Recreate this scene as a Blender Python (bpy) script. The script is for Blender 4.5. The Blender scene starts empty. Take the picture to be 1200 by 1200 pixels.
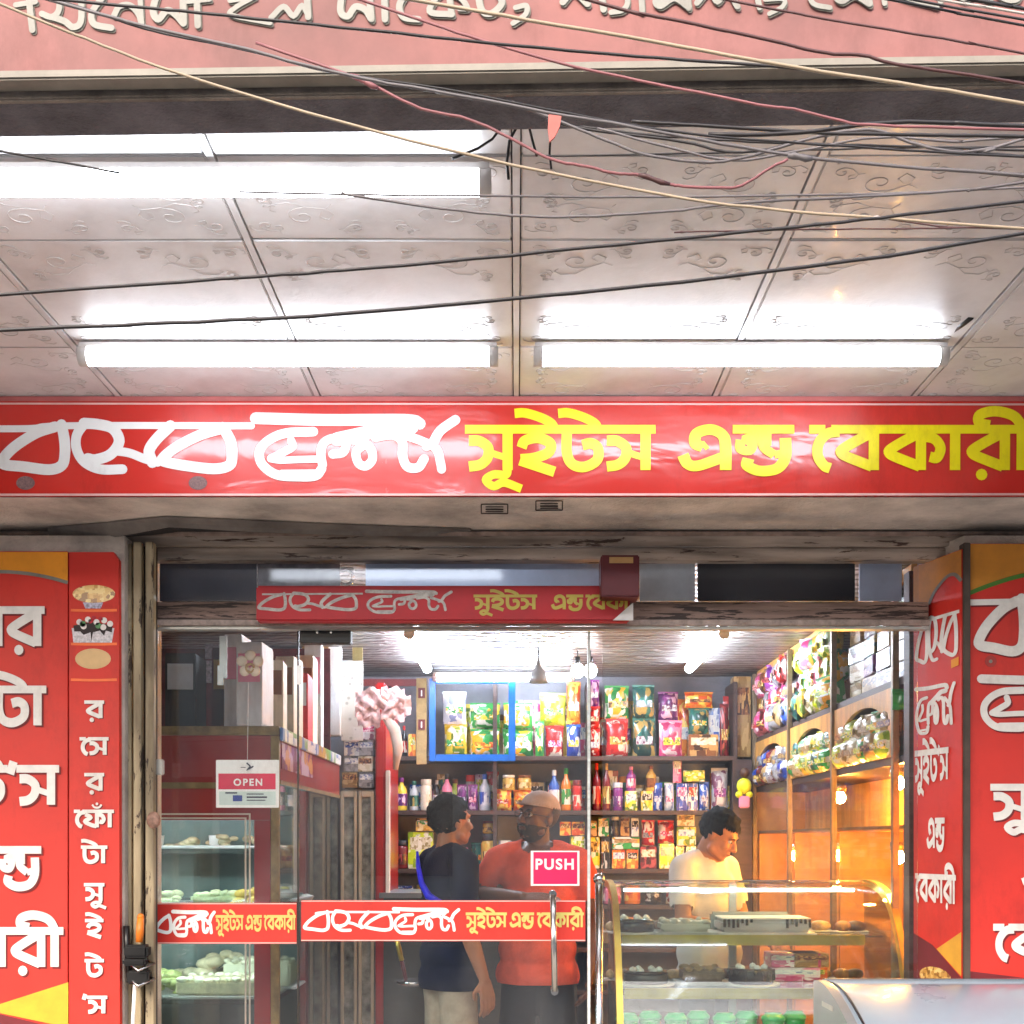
import bpy, bmesh, math, random
from mathutils import Vector, Matrix, Euler
random.seed(7)
R = math.radians
sc = bpy.context.scene
COL = sc.collection
# ------------------------------------------------------------------ camera
FPX, CX, HZ, EYE = 1440.0, 605.0, 985.0, 1.5
cam = bpy.data.cameras.new('camera'); cam.sensor_width = 36; cam.lens = FPX/1200*36
cam.shift_x = -(CX-600)/1200; cam.shift_y = (HZ-600)/1200
cam.clip_start = 0.05; cam.clip_end = 500
co = bpy.data.objects.new('camera', cam); co.location = (0, 0, EYE); co.rotation_euler = (R(90), 0, 0)
COL.objects.link(co); sc.camera = co
# ------------------------------------------------------------------ sky, sun, exposure
world = bpy.data.worlds.new('World'); sc.world = world; world.use_nodes = True
wn = world.node_tree; bg = wn.nodes['Background']
sky = wn.nodes.new('ShaderNodeTexSky'); sky.sky_type = 'NISHITA'; sky.sun_disc = False
sky.sun_elevation = R(38); sky.sun_rotation = R(200); sky.dust_density = 4; sky.air_density = 1.2
wn.links.new(sky.outputs[0], bg.inputs[0]); bg.inputs[1].default_value = 0.15
sun = bpy.data.lights.new('sun', 'SUN'); sun.energy = 0.5; sun.angle = R(25); sun.color = (1, .95, .9)
so = bpy.data.objects.new('sun', sun); COL.objects.link(so)
so.rotation_euler = (R(52), 0, R(-20))
vs = sc.view_settings; vs.view_transform = 'Standard'; vs.look = 'None'; vs.exposure = 1.9; vs.gamma = 1
vs.use_curve_mapping = False

# ------------------------------------------------------------------ helpers
def W(px, py, d):
    return Vector(((px-CX)*d/FPX, d, EYE+(HZ-py)*d/FPX))
def XW(px, d): return (px-CX)*d/FPX
def ZW(py, d): return EYE+(HZ-py)*d/FPX

def srgb(c):
    if isinstance(c, str):
        c = [int(c[i:i+2], 16)/255 for i in (0, 2, 4)]
        c = [x/12.92 if x <= .04045 else ((x+.055)/1.055)**2.4 for x in c]
    return (c[0], c[1], c[2], 1)

class NT:
    def __init__(s, m): s.t = m.node_tree; s.n = s.t.nodes; s.l = s.t.links
    def add(s, ty, **kw):
        n = s.n.new('ShaderNode'+ty)
        for k, v in kw.items():
            if k in n.inputs: n.inputs[k].default_value = v
            else: setattr(n, k, v)
        return n
    def ramp(s, src, stops):
        r = s.n.new('ShaderNodeValToRGB'); e = r.color_ramp.elements
        while len(e) < len(stops): e.new(.5)
        for i, (p, c) in enumerate(stops): e[i].position = p; e[i].color = srgb(c)
        s.l.new(src, r.inputs[0]); return r
    def coord(s, kind='Object', scale=(1, 1, 1)):
        tc = s.n.new('ShaderNodeTexCoord'); mp = s.n.new('ShaderNodeMapping'); mp.inputs['Scale'].default_value = scale
        s.l.new(tc.outputs[kind], mp.inputs[0]); return mp.outputs[0]

MATS = {}
def mat(name, col, rough=.5, metal=0, var=.12, vscale=8, bump=0, bscale=60, coat=0, emit=None, es=1, spec=.5, stretch=(1, 1, 1)):
    if name in MATS: return MATS[name]
    m = bpy.data.materials.new(name); m.use_nodes = True; MATS[name] = m
    t = NT(m); p = t.n['Principled BSDF']
    c = srgb(col); p.inputs['Roughness'].default_value = rough; p.inputs['Metallic'].default_value = metal
    p.inputs['Specular IOR Level'].default_value = spec
    p.inputs['Coat Weight'].default_value = coat; p.inputs['Coat Roughness'].default_value = .08
    p.inputs['Base Color'].default_value = c
    if var or bump: co_ = t.coord('Object', stretch)
    if var:
        n = t.add('TexNoise', Scale=vscale, Detail=6, Roughness=.65); t.l.new(co_, n.inputs['Vector'])
        lo = [x*(1-var*1.6) for x in c[:3]]; hi = [min(1, x*(1+var)) for x in c[:3]]
        r = t.ramp(n.outputs[0], [(.3, lo), (.7, hi)])
        t.l.new(r.outputs[0], p.inputs['Base Color'])
        rr = t.add('MapRange'); rr.inputs[3].default_value = max(0, rough-.08); rr.inputs[4].default_value = min(1, rough+.12)
        t.l.new(n.outputs[0], rr.inputs[0]); t.l.new(rr.outputs[0], p.inputs['Roughness'])
    if bump:
        n2 = t.add('TexNoise', Scale=bscale, Detail=4); t.l.new(co_, n2.inputs['Vector'])
        b = t.add('Bump', Strength=bump, Distance=.01); t.l.new(n2.outputs[0], b.inputs['Height']); t.l.new(b.outputs[0], p.inputs['Normal'])
    if emit:
        p.inputs['Emission Color'].default_value = srgb(emit); p.inputs['Emission Strength'].default_value = es
    return m

def peel(name, paint, under, amount=.5, stretch=(2, 8, 14), rough=.6, dirt='4a3a32'):
    if name in MATS: return MATS[name]
    m = mat(name, paint, rough, var=0); t = NT(m); p = t.n['Principled BSDF']
    v = t.coord('Object', stretch)
    n = t.add('TexNoise', Scale=3, Detail=9, Roughness=.7, Distortion=.4); t.l.new(v, n.inputs['Vector'])
    r = t.ramp(n.outputs[0], [(amount-.012, under), (amount+.012, paint)])
    n2 = t.add('TexNoise', Scale=1.3, Detail=5); t.l.new(v, n2.inputs['Vector'])
    r2 = t.ramp(n2.outputs[0], [(.35, dirt), (.62, (1, 1, 1))])
    mx = t.add('MixRGB', blend_type='MULTIPLY'); mx.inputs[0].default_value = .75
    t.l.new(r.outputs[0], mx.inputs[1]); t.l.new(r2.outputs[0], mx.inputs[2]); t.l.new(mx.outputs[0], p.inputs['Base Color'])
    b = t.add('Bump', Strength=.5, Distance=.004); t.l.new(n.outputs[0], b.inputs['Height']); t.l.new(b.outputs[0], p.inputs['Normal'])
    return m

def printmat(name, cols, scale=3.0, rough=.28):
    """a printed wrapper: bands and blobs of flat colour"""
    if name in MATS: return MATS[name]
    m = mat(name, cols[0], rough, var=0, coat=.4); t = NT(m); p = t.n['Principled BSDF']
    tc = t.add('TexCoord'); oi = t.add('ObjectInfo')
    ad = t.add('VectorMath', operation='ADD'); t.l.new(tc.outputs['Object'], ad.inputs[0])
    ml = t.add('Math', operation='MULTIPLY'); ml.inputs[1].default_value = 37.0; t.l.new(oi.outputs['Random'], ml.inputs[0])
    t.l.new(ml.outputs[0], ad.inputs[1])
    n = t.add('TexVoronoi', Scale=scale*1.1, Randomness=.85, distance='CHEBYCHEV'); t.l.new(ad.outputs[0], n.inputs['Vector'])
    n0 = t.add('TexNoise', Scale=scale*.9, Detail=1, Distortion=.4); t.l.new(ad.outputs[0], n0.inputs['Vector'])
    sp_ = t.add('SeparateColor'); t.l.new(n.outputs['Color'], sp_.inputs[0])
    mm = t.add('MapRange'); mm.inputs[3].default_value = .34; mm.inputs[4].default_value = .66; t.l.new(sp_.outputs[0], mm.inputs[0])
    av = t.add('Mix'); av.inputs[0].default_value = .12; t.l.new(mm.outputs[0], av.inputs[2]); t.l.new(n0.outputs[0], av.inputs[3])
    k = len(cols); st = []
    for i, c in enumerate(cols):
        a = .34+.32*i/k
        st.append((a, c)); st.append((a+.32/k-.012, c))
    st[0] = (0, cols[0])
    r = t.ramp(av.outputs[0], st)
    # fine dark print lines
    w = t.add('TexVoronoi', Scale=scale*4.5); t.l.new(ad.outputs[0], w.inputs['Vector'])
    r2 = t.ramp(w.outputs['Distance'], [(.16, '3a3232'), (.22, (1, 1, 1))])
    mx = t.add('MixRGB', blend_type='MULTIPLY'); mx.inputs[0].default_value = .38
    t.l.new(r.outputs[0], mx.inputs[1]); t.l.new(r2.outputs[0], mx.inputs[2]); t.l.new(mx.outputs[0], p.inputs['Base Color'])
    return m

def glassmat(name, tint=(1, 1, 1), ior=1.5, rough=.01, gain=1.0):
    if name in MATS: return MATS[name]
    m = bpy.data.materials.new(name); m.use_nodes = True; MATS[name] = m
    t = NT(m); t.n.remove(t.n['Principled BSDF']); out = t.n['Material Output']
    tr = t.add('BsdfTransparent'); tr.inputs[0].default_value = srgb(tint)
    gl = t.add('BsdfGlossy'); gl.inputs['Roughness'].default_value = rough
    lw = t.add('LayerWeight', Blend=.5); pw = t.add('Math', operation='POWER'); pw.inputs[1].default_value = 5
    f0 = ((ior-1)/(ior+1))**2; mu = t.add('Math', operation='MULTIPLY_ADD'); mu.inputs[1].default_value = (1-f0)*min(1, gain); mu.inputs[2].default_value = f0*gain
    mu.use_clamp = True; t.l.new(lw.outputs['Facing'], pw.inputs[0]); t.l.new(pw.outputs[0], mu.inputs[0])
    # greasy smears
    n = t.add('TexNoise', Scale=2.2, Detail=5, Distortion=.8); t.l.new(t.coord('Object', (1, 1, .5)), n.inputs['Vector'])
    di = t.add('BsdfDiffuse'); di.inputs[0].default_value = (.6, .6, .62, 1)
    r = t.ramp(n.outputs[0], [(.42, (.004, .004, .004)), (.75, (.055, .055, .055))])
    m0 = t.add('MixShader'); t.l.new(r.outputs[0], m0.inputs[0]); t.l.new(tr.outputs[0], m0.inputs[1]); t.l.new(di.outputs[0], m0.inputs[2])
    mx = t.add('MixShader'); t.l.new(mu.outputs[0], mx.inputs[0]); t.l.new(m0.outputs[0], mx.inputs[1]); t.l.new(gl.outputs[0], mx.inputs[2])
    t.l.new(mx.outputs[0], out.inputs[0]); return m

def emis(name, col, s):
    return mat(name, col, .4, var=0, emit=col, es=s)

class MB:
    def __init__(s): s.v = []; s.f = []; s.sm = []
    def add(s, vs_, fs, smooth=False):
        b = len(s.v); s.v += [tuple(x) for x in vs_]
        for f in fs: s.f.append(tuple(b+i for i in f)); s.sm.append(smooth)
    def box(s, x0, x1, y0, y1, z0, z1, bev=0):
        if bev <= 0:
            vs_ = [(x, y, z) for z in (z0, z1) for y in (y0, y1) for x in (x0, x1)]
            s.add(vs_, [(0, 2, 3, 1), (4, 5, 7, 6), (0, 1, 5, 4), (2, 6, 7, 3), (0, 4, 6, 2), (1, 3, 7, 5)]); return s
        bm = bmesh.new(); bmesh.ops.create_cube(bm, size=1)
        for v in bm.verts: v.co = Vector(((x0+x1)/2+v.co.x*(x1-x0), (y0+y1)/2+v.co.y*(y1-y0), (z0+z1)/2+v.co.z*(z1-z0)))
        bmesh.ops.bevel(bm, geom=bm.edges[:], offset=bev, segments=2, affect='EDGES', clamp_overlap=True)
        bm.verts.index_update(); s.add([v.co[:] for v in bm.verts], [[v.index for v in f.verts] for f in bm.faces]); bm.free(); return s
    def tube(s, pts, r, n=8, caps=True, closed=False):
        pts = [Vector(p) for p in pts]; m = len(pts); rs = r if hasattr(r, '__len__') else [r]*m
        base = len(s.v); prev = None
        for i, p in enumerate(pts):
            a = pts[i-1] if (i > 0 or closed) else p; b = pts[(i+1) % m] if (i < m-1 or closed) else p
            t = (b-a).normalized() if (b-a).length > 1e-9 else Vector((0, 0, 1))
            if prev is None:
                u = t.orthogonal().normalized()
            else:
                u = (prev-t*prev.dot(t)); u = u.normalized() if u.length > 1e-6 else t.orthogonal().normalized()
            prev = u; w = t.cross(u)
            for k in range(n):
                an = 2*math.pi*k/n; s.v.append(tuple(p+(u*math.cos(an)+w*math.sin(an))*rs[i]))
        for i in range(m if closed else m-1):
            for k in range(n):
                a = base+i*n+k; b = base+i*n+(k+1) % n; j = (i+1) % m
                s.f.append((a, b, base+j*n+(k+1) % n, base+j*n+k)); s.sm.append(True)
        if caps and not closed:
            s.f.append(tuple(base+k for k in range(n))[::-1]); s.sm.append(False)
            s.f.append(tuple(base+(m-1)*n+k for k in range(n))); s.sm.append(False)
        return s
    def lathe(s, prof, c=(0, 0, 0), n=20, sx=1, sy=1):
        b = len(s.v)
        for r, z in prof:
            for k in range(n):
                a = 2*math.pi*k/n; s.v.append((c[0]+r*sx*math.cos(a), c[1]+r*sy*math.sin(a), c[2]+z))
        for i in range(len(prof)-1):
            for k in range(n):
                s.f.append((b+i*n+k, b+i*n+(k+1) % n, b+(i+1)*n+(k+1) % n, b+(i+1)*n+k)); s.sm.append(True)
        s.f.append(tuple(b+k for k in range(n))[::-1]); s.sm.append(False)
        s.f.append(tuple(b+(len(prof)-1)*n+k for k in range(n))); s.sm.append(False)
        return s
    def ball(s, c, r, sub=2, sq=(1, 1, 1)):
        bm = bmesh.new(); bmesh.ops.create_icosphere(bm, subdivisions=sub, radius=r)
        s.add([(c[0]+v.co.x*sq[0], c[1]+v.co.y*sq[1], c[2]+v.co.z*sq[2]) for v in bm.verts], [[v.index for v in f.verts] for f in bm.faces], True); bm.free(); return s
    def poly(s, pts, thick=None):
        """flat polygon; thick = extrude vector"""
        n = len(pts); s.add(pts, [tuple(range(n))])
        if thick:
            t = Vector(thick); q = [Vector(p)+t for p in pts]
            b = len(s.v); s.v += [tuple(x) for x in q]; s.f.append(tuple(b+i for i in range(n))[::-1]); s.sm.append(False)
            for i in range(n):
                j = (i+1) % n; s.f.append((b-n+i, b-n+j, b+j, b+i)); s.sm.append(False)
        return s
    def mesh(s, name, m=None):
        me = bpy.data.meshes.new(name); me.from_pydata(s.v, [], s.f); me.polygons.foreach_set('use_smooth', s.sm)
        if m: me.materials.append(m)
        me.update(); return me
    def build(s, name, m, parent=None, loc=None):
        o = bpy.data.objects.new(name, s.mesh(name, m)); COL.objects.link(o)
        if parent: o.parent = parent
        if loc: o.location = loc
        return o

LABELS = {}
def tag(o, label=None, cat=None, group=None, kind=None):
    if label:
        o['label'] = label; LABELS.setdefault(label, []).append(o.name)
    if cat: o['category'] = cat
    if group: o['group'] = group
    if kind: o['kind'] = kind
    return o
def thing(name, label, cat, loc=(0, 0, 0), rz=0, group=None):
    o = bpy.data.objects.new(name, None); COL.objects.link(o); o.location = loc; o.rotation_euler = (0, 0, rz)
    o.empty_display_size = .1
    return tag(o, label, cat, group)
def box(name, m, x0, x1, y0, y1, z0, z1, parent=None, bev=0):
    return MB().box(x0, x1, y0, y1, z0, z1, bev).build(name, m, parent)
def structure(o): o['kind'] = 'structure'; return o
def inst(name, me, parent, loc=(0, 0, 0), rot=(0, 0, 0), scale=(1, 1, 1), m=None):
    o = bpy.data.objects.new(name, me); COL.objects.link(o); o.location = loc; o.rotation_euler = rot; o.scale = scale
    if parent: o.parent = parent
    if m: o.material_slots[0].link = 'OBJECT'; o.material_slots[0].material = m
    return o

# ------------------------------------------------------------------ lettering drawn as brush strokes
def spline(pts, n=6):
    if len(pts) < 3: return [Vector((p[0], p[1])) for p in pts]
    P = [Vector((p[0], p[1])) for p in pts]; P = [P[0]*2-P[1]]+P+[P[-1]*2-P[-2]]; out = []
    for i in range(1, len(P)-2):
        a, b, c, d = P[i-1:i+3]
        for k in range(n):
            t = k/n; out.append(.5*((2*b)+(c-a)*t+(2*a-5*b+4*c-d)*t*t+(3*b-a-3*c+d)*t**3))
    out.append(P[-2]); return out
class Letters:
    def __init__(s, mp): s.items = []; s.mp = mp; s.k = 0       # mp(u, v, h) -> world point
    def stroke(s, pts, w, rnd=False, smooth=True, n=6):
        P = spline(pts, n) if smooth else [Vector((p[0], p[1])) for p in pts]
        h = s.k*.00005; s.k = (s.k+1) % 60
        vs_ = []
        for i, p in enumerate(P):
            if i == 0: nn = (P[1]-P[0]).normalized(); nn = Vector((-nn.y, nn.x)); sc_ = 1
            elif i == len(P)-1: nn = (P[-1]-P[-2]).normalized(); nn = Vector((-nn.y, nn.x)); sc_ = 1
            else:
                a = (P[i]-P[i-1]).normalized(); b = (P[i+1]-P[i]).normalized()
                na = Vector((-a.y, a.x)); nb = Vector((-b.y, b.x)); nn = (na+nb)
                nn = nn.normalized() if nn.length > 1e-6 else na; sc_ = min(1.6, 1/max(.4, nn.dot(na)))
            vs_ += [s.mp(*(p+nn*w/2*sc_), h+i*.000012), s.mp(*(p-nn*w/2*sc_), h+i*.000012)]
        s.items.append((vs_, [(2*i, 2*i+1, 2*i+3, 2*i+2) for i in range(len(P)-1)]))
        if rnd:
            for j, c in enumerate((P[0], P[-1])): s.disc(c.x, c.y, w/2, h+.00001+(len(P)*.000012 if j else -.00002))
    def disc(s, x, y, r, h=.0002, n=12, ry=None):
        ry = ry or r
        s.items.append(([s.mp(x+r*math.cos(2*math.pi*k/n), y+ry*math.sin(2*math.pi*k/n), h) for k in range(n)], [tuple(range(n))]))
    def poly(s, pts, h=0): s.items.append(([s.mp(p[0], p[1], h) for p in pts], [tuple(range(len(pts)))]))
    def build(s, name, m, parent):
        bb = []
        for vs_, _ in s.items:
            bb.append([min(v[i] for v in vs_)-.0012 for i in (0, 1, 2)]+[max(v[i] for v in vs_)+.0012 for i in (0, 1, 2)])
        par = list(range(len(bb)))
        def find(i):
            while par[i] != i: i = par[i]
            return i
        for i in range(len(bb)):
            for j in range(i):
                a, b = bb[i], bb[j]
                if all(a[k] <= b[k+3] and b[k] <= a[k+3] for k in (0, 2)): par[find(i)] = find(j)
        gr = {}
        for i in range(len(bb)): gr.setdefault(find(i), []).append(i)
        for g in gr.values():
            mb = MB()
            for i in g: mb.add(*s.items[i])
            mb.build(name, m, parent)
# glyphs: unit box, y 1 = top of headline, 0 = foot, strokes (width, points)
V, H_ = .235, .195
HOOK = (V*.9, [(-.04, 1.27), (.2, 1.28), (.55, 1.18), (.8, 1.05), (.88, .92)])
TRI = [(.86, .84), (.55, .68), (.20, .47), (.17, .38), (.30, .30), (.60, .18), (.86, .08)]
def soft(p): return p
GL = {
 'sa': (1.12, 1, [(V, [(.03, .66), (.27, .65), (.47, .5), (.45, .27), (.28, .12), (.03, .08)]), (.15, [(.45, .42), (.62, .36), (.88, .28)]), (V, [(.92, .9), (.92, 0)])]),
 'i': (1.0, 1, [HOOK, (V, [(.12, .5), (.2, .66), (.5, .72), (.78, .6), (.74, .4), (.45, .28), (.1, .24)]), (V, [(.08, .22), (.88, -.04)])]),
 'tta': (1.05, 1, [HOOK, (V, [(.16, .9), (.16, .4), (.28, .14), (.56, .07), (.85, .22), (.88, .48), (.72, .6), (.52, .56)])]),
 'e': (1.08, 0, [(V, [(.42, .52), (.27, .6), (.3, .82), (.58, .91), (.82, .78), (.88, .5), (.88, 0)]), (V, [(.02, .34), (.12, .14), (.34, .1), (.85, .3)]), (V*.8, [(.42, .52), (.5, .58)])]),
 'nda': (1.15, 1, [(V*.85, [(.1, .68), (.1, .48), (.28, .44), (.34, .6), (.22, .7), (.5, .72), (.58, .5), (.78, .34)]), (V*.85, [(.62, .9), (.62, .55)]), (V, [(1.0, .72), (1.0, .3), (.84, .04), (.5, -.02), (.24, .1), (.26, .26)]), (V*.7, [(.78, .34), (1.0, .4)])]),
 'ek': (.5, .55, [(V, [(.62, .86), (.36, .82), (.16, .6), (.14, .32), (.28, .1), (.42, .04)])]),
 'ba': (1.08, 1, [(V, TRI), (V, [(.9, .9), (.9, 0)])]),
 'ra': (1.08, 1, [(V, TRI), (V, [(.9, .9), (.9, 0)]), ('dot', (.38, -.1, .13))]),
 'ka': (1.45, 1, [(V, TRI), (V, [(.88, .9), (.88, 0)]), (V, [(.9, .76), (1.18, .7), (1.32, .5), (1.24, .28), (1.08, .3)])]),
 'aa': (.42, 1, [(V, [(.2, .9), (.2, 0)])]),
 'ii': (.42, 1, [(V, [(-.52, 1.0), (-.76, 1.06), (-.74, 1.24), (-.4, 1.32), (0, 1.22), (.18, 1.0), (.2, .8), (.2, 0)])]),
 'u': (0, 0, [(V*.8, [(-.2, .04), (-.24, -.1), (-.52, -.1), (-.7, -.22), (-.52, -.36), (-.28, -.28), (.12, -.42)])]),
 'pha': (1.35, 1, [(V, [(.12, .74), (.42, .56), (.1, .34), (.45, .14), (.78, .06)]), (V, [(.8, .9), (.8, 0)]), (V, [(.8, .74), (1.08, .68), (1.2, .48), (1.1, .3), (.95, .34)])]),
 'cb': (0, 0, [(.11, [(-1.25, 1.3), (-1.1, 1.14), (-.85, 1.14), (-.7, 1.3)]), ('dot', (-.97, 1.34, .08))]),
 'ap': (.34, 0, [(V, [(.2, 1.1), (.1, .78)])]),
 ' ': (.55, 0, []),
}
def width(s): return sum(GL[g][0] for g in s)
def write(L, toks, x, y, u, sx=1, sy=1, up=-1):
    """x, y = left end of the headline's top; u = letter height; up = -1 when v grows downwards"""
    mp0 = L.mp; 
    def put(cx):
        def f(a, b, h): return mp0(cx+a*u*sx, y-up*(b-1)*u*sy*-1 if False else y+up*(b-1)*u*sy, h)
        return f
    for g in toks:
        adv, hl, st = GL[g]
        L.mp = put(x)
        for w, p in st:
            if w == 'dot': L.disc(p[0], p[1], p[2])
            else: L.stroke(p, w)
        if hl:
            L.stroke([(-.06, .915), (adv*hl+.03, .915)], H_, smooth=False)
        x += adv*u*sx
    L.mp = mp0; return x
SWEETS = ['sa', 'u', 'i', 'tta', 'sa']; AND = ['e', 'nda']; BAKERY = ['ek', 'ba', 'ka', 'aa', 'ra', 'ii']
# the hand-brushed shop logo, traced on the big board (units of the photograph there)
def A(w, pts): return (w/4, [(x/4, 470+y/4) for x, y in pts])
def B(w, pts): return (w/4, [(280+x/4, 470+y/4) for x, y in pts])
LOGO1 = [A(27, [(-60, 132), (150, 130), (230, 120), (500, 116), (1180, 118)]),
 A(42, [(290, 112), (303, 180), (305, 250), (290, 302), (230, 322), (110, 308), (22, 298), (16, 272), (70, 215), (170, 152), (260, 122)]),
 A(38, [(400, 105), (362, 160), (360, 225), (395, 285), (470, 320), (575, 320)]),
 A(42, [(395, 105), (470, 112), (532, 132), (560, 190), (520, 250), (450, 275), (412, 270)]),
 A(34, [(545, 235), (610, 245), (680, 272), (740, 288)]),
 A(44, [(800, 118), (735, 180), (700, 235), (715, 288)]),
 A(42, [(1045, 125), (1082, 190), (1088, 270), (1070, 305), (1000, 318), (880, 305), (775, 285), (765, 268), (830, 215), (940, 160), (1040, 130)])]
LOGO2 = [B(50, [(80, 82), (400, 90), (780, 90), (848, 108)]),
 B(40, [(350, 145), (220, 152), (140, 185), (98, 235), (108, 295), (175, 345), (280, 355), (360, 350), (388, 318)]),
 B(30, [(390, 300), (385, 275), (300, 274), (200, 278), (150, 272)]), B(34, [(150, 270), (210, 240), (252, 215), (245, 185)]),
 B(24, [(200, 336), (370, 334)]),
 B(38, [(392, 300), (385, 245), (400, 195), (450, 175), (500, 190), (490, 240), (440, 250)]),
 B(38, [(500, 180), (570, 190), (618, 225), (625, 275), (595, 305), (560, 290), (550, 240), (585, 205)]),
 B(58, [(460, 180), (600, 150), (700, 128), (810, 125)]), B(40, [(640, 170), (720, 160), (765, 190), (768, 260), (790, 308), (840, 312), (868, 272)]),
 B(38, [(790, 165), (860, 190), (925, 225), (945, 290), (950, 320)]), B(42, [(1015, 90), (945, 140), (910, 195), (880, 212)])]
LOGO1B = LOGO1[1:]
def logo(L, strokes, f, k):
    for w, pts in strokes: L.stroke([f(*p) for p in pts], w*k*(1.2 if strokes is LOGO1 or strokes is LOGO1B else 1.1), rnd=True, n=5)

# ------------------------------------------------------------------ materials
M = {}
M['asphalt'] = mat('asphalt', '6a6865', .9, bump=.6, bscale=200)
M['floor'] = mat('floor_tile', '8a8078', .25)
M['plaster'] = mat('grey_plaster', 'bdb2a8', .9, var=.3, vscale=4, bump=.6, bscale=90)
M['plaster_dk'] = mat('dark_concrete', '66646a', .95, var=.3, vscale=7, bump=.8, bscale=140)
M['pinksign'] = mat('faded_pink_sheet', '80524f', .7, var=.24, vscale=3)
M['cream'] = mat('cream_moulding', '807a70', .6, var=.2, vscale=10)
M['oldwhite'] = mat('aged_white_letter', '85847d', .6, var=.15)
M['red'] = mat('signboard_red', 'd22c22', .22, var=.07, vscale=2.2, coat=.6)
M['red2'] = mat('poster_red', 'cd2c20', .5, var=.08, vscale=3)
M['white'] = mat('white_print', 'f2f0ec', .35, var=.04)
M['lwhite'] = mat('poster_white', 'e2dcd6', .6, var=.07, vscale=30)
M['yellow'] = mat('yellow_print', 'fbe90f', .3, var=.04)
M['shadow_maroon'] = mat('printed_dark_outline', '6d1013', .6, var=0)
M['orange'] = mat('poster_orange', 'e8931d', .55, var=.12, vscale=5)
M['maroon'] = mat('poster_maroon', '6e1a22', .6)
M['green_line'] = mat('poster_green', '4a7a28', .6)
M['redwood'] = mat('red_laminate', '8c1514', .3, var=.15, vscale=3, coat=.3)
M['darkwood'] = mat('dark_shelf_wood', '4c3a35', .5, var=.25, vscale=9, stretch=(1, 4, 8))
M['orwood'] = mat('orange_wood', 'e3a552', .35, var=.3, vscale=3, stretch=(1, 5, 1), coat=.3)
M['black'] = mat('black_plastic', '111012', .35, var=.1)
M['gold'] = mat('gold_aluminium', 'c9b04e', .3, metal=.7, var=.12, vscale=14)
M['brass'] = mat('old_brass_trim', '8a744a', .45, metal=.4, var=.3, vscale=18)
M['chrome'] = mat('chrome_steel', 'c9c9c9', .18, metal=1, var=.05)
M['alu'] = mat('aluminium', 'b9b7b2', .35, metal=.6, var=.1)
M['post'] = peel('cream_peeling_paint', 'b9a887', '4c3a2d', .42, (9, 9, 1.6))
M['beam'] = peel('peeling_beam_paint', 'c0b0a2', '5a463c', .42, (1.6, 8, 14))
M['barbrown'] = peel('brown_transom_paint', '95796c', '3b2b26', .47, (1.5, 8, 22))
M['maroonbox'] = mat('dark_red_box', '571218', .45, var=.1)
M['skywall'] = mat('pale_blue_wall', 'a9b3c4', .6)
M['cardboard'] = mat('cardboard', 'a98458', .8)
M['carton'] = mat('white_carton', 'cfc8c2', .7)
M['glass'] = glassmat('door_glass', (.97, .98, .98), 1.5, .0, 1.7)
M['caseglass'] = glassmat('case_glass', (.84, .93, .89), 1.6, .02, 1.6)
M['blue'] = mat('blue_frame_paint', '1267c4', .35)
M['tube'] = emis('tube_light', 'eef5ff', 5.5)
M['tube_in'] = emis('shop_tube_light', 'e6efff', 31)
M['bulb'] = emis('bulb_light', 'ffffff', 8)
M['warm'] = emis('warm_spot_light', 'ffb650', 310)

def crease(m, strength=.12, scale=2.2, stretch=(1, 1, 2.2)):
    t = NT(m); p = t.n['Principled BSDF']; n = t.add('TexNoise', Scale=scale, Detail=3, Distortion=.9); t.l.new(t.coord('Object', stretch), n.inputs['Vector'])
    b = t.add('Bump', Strength=strength, Distance=.05); t.l.new(n.outputs[0], b.inputs['Height']); t.l.new(b.outputs[0], p.inputs['Normal']); t.l.new(b.outputs[0], p.inputs['Coat Normal'])
def grime(m, amt=.5, tint='9a7a6a'):
    t = NT(m); p = t.n['Principled BSDF']; lk_ = p.inputs['Base Color'].links; n = t.add('TexNoise', Scale=2.6, Detail=9, Roughness=.78); t.l.new(t.coord('Object', (1.6, 1, .7)), n.inputs['Vector'])
    r = t.ramp(n.outputs[0], [(.5, (1, 1, 1)), (.72, tint)]); mx = t.add('MixRGB', blend_type='MULTIPLY'); mx.inputs[0].default_value = amt
    if lk_: t.l.new(lk_[0].from_socket, mx.inputs[1])
    else: mx.inputs[1].default_value = p.inputs['Base Color'].default_value
    t.l.new(r.outputs[0], mx.inputs[2]); t.l.new(mx.outputs[0], p.inputs['Base Color'])
crease(M['red'], .10, 2.6); crease(M['red2'], .25, 1.6, (1, 1, .6)); crease(M['pinksign'], .4, 1.3)
for k_ in ('red', 'red2', 'pinksign', 'white', 'lwhite', 'yellow', 'oldwhite', 'orange'): grime(M[k_], .45)
# ------------------------------------------------------------------ ground, shop shell
structure(box('ground', M['asphalt'], -60, 60, -60, 60, -.3, -.004))
structure(box('pavement', mat('pavement_concrete', 'a19a90', .85, var=.2), -8, 8, 2.4, 4.2, 0, .10))
structure(box('shop_floor', M['floor'], -2.2, 2.2, 4.2, 7.9, -.1, .104))
FD, GD, SD = 4.15, 4.2, 3.71
CZ = 2.84
structure(box('back_wall', mat('grey_back_panel', '83838c', .5), -2.2, 2.2, 7.66, 7.76, .1, 2.52))
structure(box('left_wall', mat('maroon_wall', '54201f', .6, var=.2), -2.0, -1.9, 4.3, 7.65, .1, 2.52))
structure(box('right_wall', mat('right_wall_board', '7a4a30', .6), 1.77, 1.87, 4.3, 7.65, .1, 2.52))
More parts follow.
